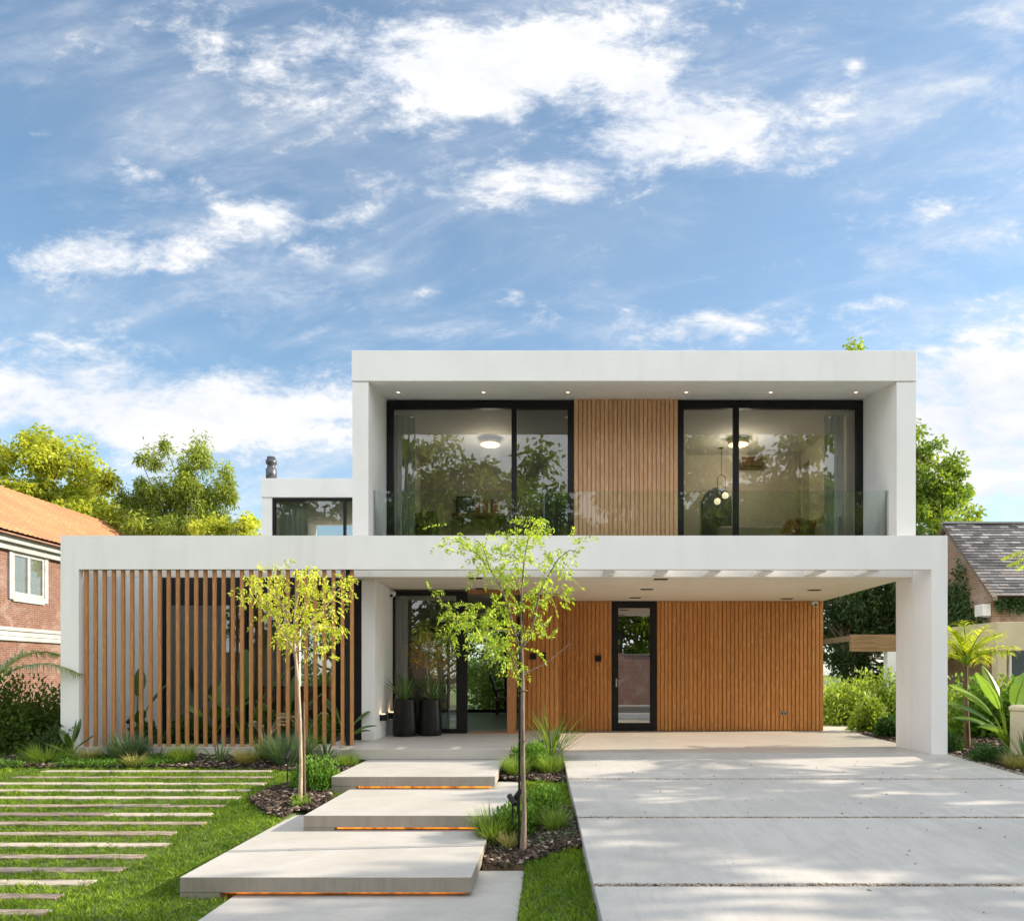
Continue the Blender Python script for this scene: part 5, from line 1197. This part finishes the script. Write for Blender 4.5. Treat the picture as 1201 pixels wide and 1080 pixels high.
    ivy = thing('ivy', 'dark green ivy climbing the tan brick gable on the right', 'climbing plant', (X + .1, 12, 2.2)); leaves('foliage', P, rng.normal(size=(len(P), 3)) * .5 + np.array([-.4, 0, -.6]), .12, .8, 'leaf_ivy', ivy)
    n = 700; xx = rng.uniform(X + .2, X + 2.2, n); P = np.stack([xx, np.full(n, Ye + .2) - rng.random(n) * .1, ze - .05 - np.abs(rng.normal(size=n)) * .16], 1); leaves('trailing_foliage', P, rng.normal(size=(n, 3)) * .5 + np.array([0, -.4, -.6]), .12, .8, 'leaf_ivy', ivy)
    ya = 11.05; z = PZ(715, 10.8); t = thing('air_conditioner', 'white outdoor air conditioner unit on the ivy covered gable', 'air conditioner', (X, ya, z)); MB().box(X - .12, X + .13, ya - .22, ya + .22, z - .18, z + .18).build('body', 'white_paint', t, bevel=.02)
    m = MB(); m.lathe((0, 0, 0), [(0, 0), (.14, 0), (.14, .01), (0, .01)], 24); o = m.build('fan_grille', 'grey_paint', t); o.data.transform(Matrix.Translation((-.135, 0.0, 0)) @ Matrix.Rotation(R(90), 4, 'Y'))
    m = MB(); m.box(X - .1, X + .13, ya - .18, ya - .15, z - .22, z - .181); m.box(X - .1, X + .13, ya + .15, ya + .18, z - .22, z - .181); m.build('bracket', 'grey_paint', t)
    # timber pergola beam seen under the carport
    Y = 12.5; t = thing('pergola', 'timber pergola with a white post seen under the carport', 'pergola', (PX(1030, Y), Y, 0)); a, b = PX(998, Y), PX(1100, Y); zt = PZ(744, Y); zb = PZ(764, Y)
    MB().box(a, b, Y, Y + .14, zb, zt).build('beam', 'wood_beam', t, bevel=.01)
    for i in range(5): MB().box(a + .1 + i * .55, a + .2 + i * .55, Y + .142, Y + 3, zt - .2, zt - .02).build('rafter', 'wood_beam', t)
    MB().box(PX(1041, Y), PX(1041, Y) + .28, Y + .0, Y + .28, -.2, zb - .002).build('post', 'white_render', t); MB().box(b - .3, b - .05, Y + 2.7, Y + 2.95, -.2, zt - .21).build('post', 'white_render', t)
right_neighbour()

# ------------------------------------------------------------------ trees
def trees():
    GL = 'trees beyond the left roof'
    Y = 26; x = PX(76, Y)
    tree('broadleaf_tree', 'yellow green broadleaf tree rising behind the orange tiled roof', x, Y, 13, [(-.4, 0, 11.3, 1.9, 2.0, 2.2), (1.4, 0, 10.2, 1.7, 1.8, 2.0), (-1.9, 0, 9.6, 1.3, 1.6, 2.0), (.2, 0, 8.2, 3.1, 2.4, 2.2), (2.4, 0, 7.4, 1.2, 1.2, 1.6)], 'leaf_lime', 30000, .24, .72, group=GL, nclump=110, seed=2)
    Y = 24; tree('broadleaf_tree', 'lime green tree cropped by the left edge above the tiled roof', PX(-38, Y), Y, 13, [(0, 0, 12.2, 1.9, 1.8, 1.6), (.6, 0, 10.6, 1.9, 1.7, 1.4), (0, 0, 8, 2.4, 2, 2)], 'leaf_lime', 9000, .26, .62, group=GL, nclump=56, seed=4)
    Y = 26; xc = PX(207, Y); gz = float(ground_z(xc, Y))
    cl = [(PX(px, Y) - xc, 0, PZ(py, Y) - gz, rx, rx, rz) for px, py, rx, rz in ((186, 500, .25, .55), (189, 518, .45, .6), (192, 540, .8, .7), (236, 515, .4, .6), (238, 535, .75, .7), (216, 545, .6, .7), (168, 552, .55, .6), (160, 580, .85, .7), (262, 556, .5, .6), (268, 585, .8, .7), (205, 575, 1.3, .9), (236, 580, 1.1, .8), (182, 602, 1.4, .8), (240, 610, 1.4, .8), (152, 612, .9, .7), (210, 625, 2.6, .7))]
    tree('conifer_tree', 'tall feathery blue green tree left of the chimney flue', xc, Y, 13, cl, 'leaf_conifer', 36000, .24, .40, group=GL, nclump=210, seed=6, droop=.8, ratio=.26, shell=.1, flat=1.35, trunk_top=.85)
    Y = 22; tree('broadleaf_tree', 'smaller lime green tree just left of the rear upstairs block', PX(272, Y), Y, 9.5, [(.4, 0, 8.2, .55, .8, .75), (-.9, 0, 7.8, .8, 1, .6), (1.0, 0, 7.5, .7, 1, .7), (0, 0, 6.4, 1.8, 1.2, 1.2)], 'leaf_lime', 7000, .2, .45, group=GL, nclump=46, seed=8)
    Y = 30; tree('broadleaf_tree', 'mid green tree between the yellow tree and the feathery tree', PX(140, Y), Y, 9, [(0, 0, 8.2, 2.0, 2, 1.5), (-4, 0, 8.8, 2.0, 2, 1.6), (0, 0, 6.0, 3, 2, 2)], 'leaf_mid', 8000, .28, .7, group=GL, nclump=44, seed=9)
    GR = 'trees beyond the right side of the house'
    Y = 22; tree('broadleaf_tree', 'big bright green tree behind the right end of the upper storey', PX(1098, Y), Y, 13, [(-1.3, 0, 11.2, 1.3, 1.6, 1.5), (-.4, 0, 9.6, 1.7, 1.6, 1.6), (1.2, 0, 8.6, 1.5, 1.6, 1.2), (1.6, 0, 7.2, 1.4, 1.6, 1.3), (-1.4, 0, 8, 2.2, 2, 2.4), (.2, 0, 6, 2.6, 2, 1.8)], 'leaf_bright', 24000, .22, .55, group=GR, nclump=120, seed=12)
    Y = 19; tree('broadleaf_tree', 'slim tree whose top sprigs show above the roof on the right', PX(1000, Y), Y, 15, [(.3, 0, 14.35, .75, .6, .75), (-.3, 0, 12.3, 1.2, 1.1, 1.2), (0, 0, 10.5, 1.6, 1.5, 1.5)], 'leaf_bright', 7000, .2, .45, group=GR, nclump=44, seed=14)
    Y = 15; tree('broadleaf_tree', 'dark leaved tree filling the gap behind the carport', PX(990, Y), Y, 6.5, [(-.4, 0, 4.2, 1.6, 1.4, 1.5), (1.1, 0, 3.7, 1.4, 1.3, 1.3), (-.2, 0, 2.4, 1.7, 1.3, 1.3), (1.2, 0, 1.8, 1.7, 1.2, 1.4)], 'leaf_dark', 17000, .17, .5, group=GR, nclump=70, seed=15)
    Y = 19; tree('broadleaf_tree', 'tall dark tree standing behind the timber pergola', PX(1050, Y), Y, 8, [(0, 0, 5.2, 2.2, 1.5, 2.0), (-1.6, 0, 3.4, 1.6, 1.4, 1.6)], 'leaf_dark', 10000, .2, .6, group=GR, nclump=60, seed=16)
    GB = 'trees in the rear garden seen through the hall'
    for i, (xx, Y, lm, lab) in enumerate(((-1.4, 14.5, 'leaf_shrub', 'green tree directly behind the hall seen through the open entrance'), (-4.2, 16.5, 'leaf_mid', 'leafy tree behind the rear garden window left of the entrance'), (-7.5, 15, 'leaf_shrub', 'leafy garden tree seen dimly through the living room'), (1.8, 17, 'leaf_mid', 'garden tree behind the right half of the house'))):
        tree('garden_tree', lab, xx, Y, 5.2, [(0, 0, 3.4, 1.9, 1.5, 1.4), (.3, -.5, 1.7, 1.9, 1.3, 1.3)], lm, 13000, .13, .45, group=GB, nclump=60, seed=20 + i)
    for i, (xx, lab) in enumerate(((-5.2, 'dense green hedge shrub behind the rear garden window on the left'), (-1.6, 'dense green hedge shrub seen straight through the open entrance'), (2.0, 'dense green hedge shrub behind the rear wall of the house'))):
        bush('hedge_shrub', lab, xx, 12.6, 3.8, 2.4, 'leaf_mid', 6500, .15, 'shrub', 'hedge across the rear garden', seed=90 + i, up=.2, depth=1.4)
    # across the street: they are mirrored in the panes
    GS = 'trees across the street'
    for i, (xx, Y, h, lm) in enumerate(((-14.5, -26, 17, 'leaf_bright'), (-8, -25, 18.5, 'leaf_conifer'), (-2.6, -27, 15.5, 'leaf_bright'), (4.2, -26, 13, 'leaf_bright'), (9.5, -27, 17.5, 'leaf_conifer'), (16, -26, 17, 'leaf_bright'))):
        tree('street_tree', 'leafy tree behind the brick wall across the street, %s from the left' % names[i], xx, Y, h, [(0, 0, h * .70, 3.4, 2.4, h * .28), (2.4, 0, h * .50, 3.0, 2.2, h * .24), (-2.4, 0, h * .55, 3.0, 2.2, h * .26), (0, 0, h * .3, 3.6, 2, h * .18)], lm, 17000, .42, 1.1, group=GS, nclump=90, seed=40 + i, trunk_r=.22)
    # the tall trees on the right whose shade dapples the drive
    GD = 'tall shade trees right of the driveway'
    for i, (xx, Y, h, cw) in enumerate(((15.5, -8.4, 9.5, 2.5), (16.5, -5.0, 10.0, 2.3), (14.5, -1.9, 8.0, 2.0), (21.5, -6.6, 12, 2.6)  )):
        tree('shade_tree', 'tall shade tree right of the driveway, %s counted from the street' % names[i], xx, Y, h, [(0, 0, h * .66, cw, cw, h * .24), (.5, .3, h * .42, cw * .9, cw * .8, h * .2)], 'leaf_mid', 5200, .28, .6, group=GD, nclump=46, seed=50 + i)
trees()

def street_wall():
    t = thing('brick_wall', 'long brick garden wall with piers across the street', 'wall', (0, -23, -.6)); MB().box(-40, 40, -23.2, -23, -.8, 2.3).build('wall', 'brick_wall', t)
    for i in range(21):
        x = -40 + 4 * i; MB().box(x - .2, x + .2, -23.28, -22.92, -.8, 2.42).build('pier', 'brick_wall', t)
    m = MB()
    for i in range(20): m.box(-40 + 4 * i + .22, -36 + 4 * i - .22, -23.26, -22.94, 2.302, 2.36)
    m.build('coping', 'kerb_stone', t)
street_wall()
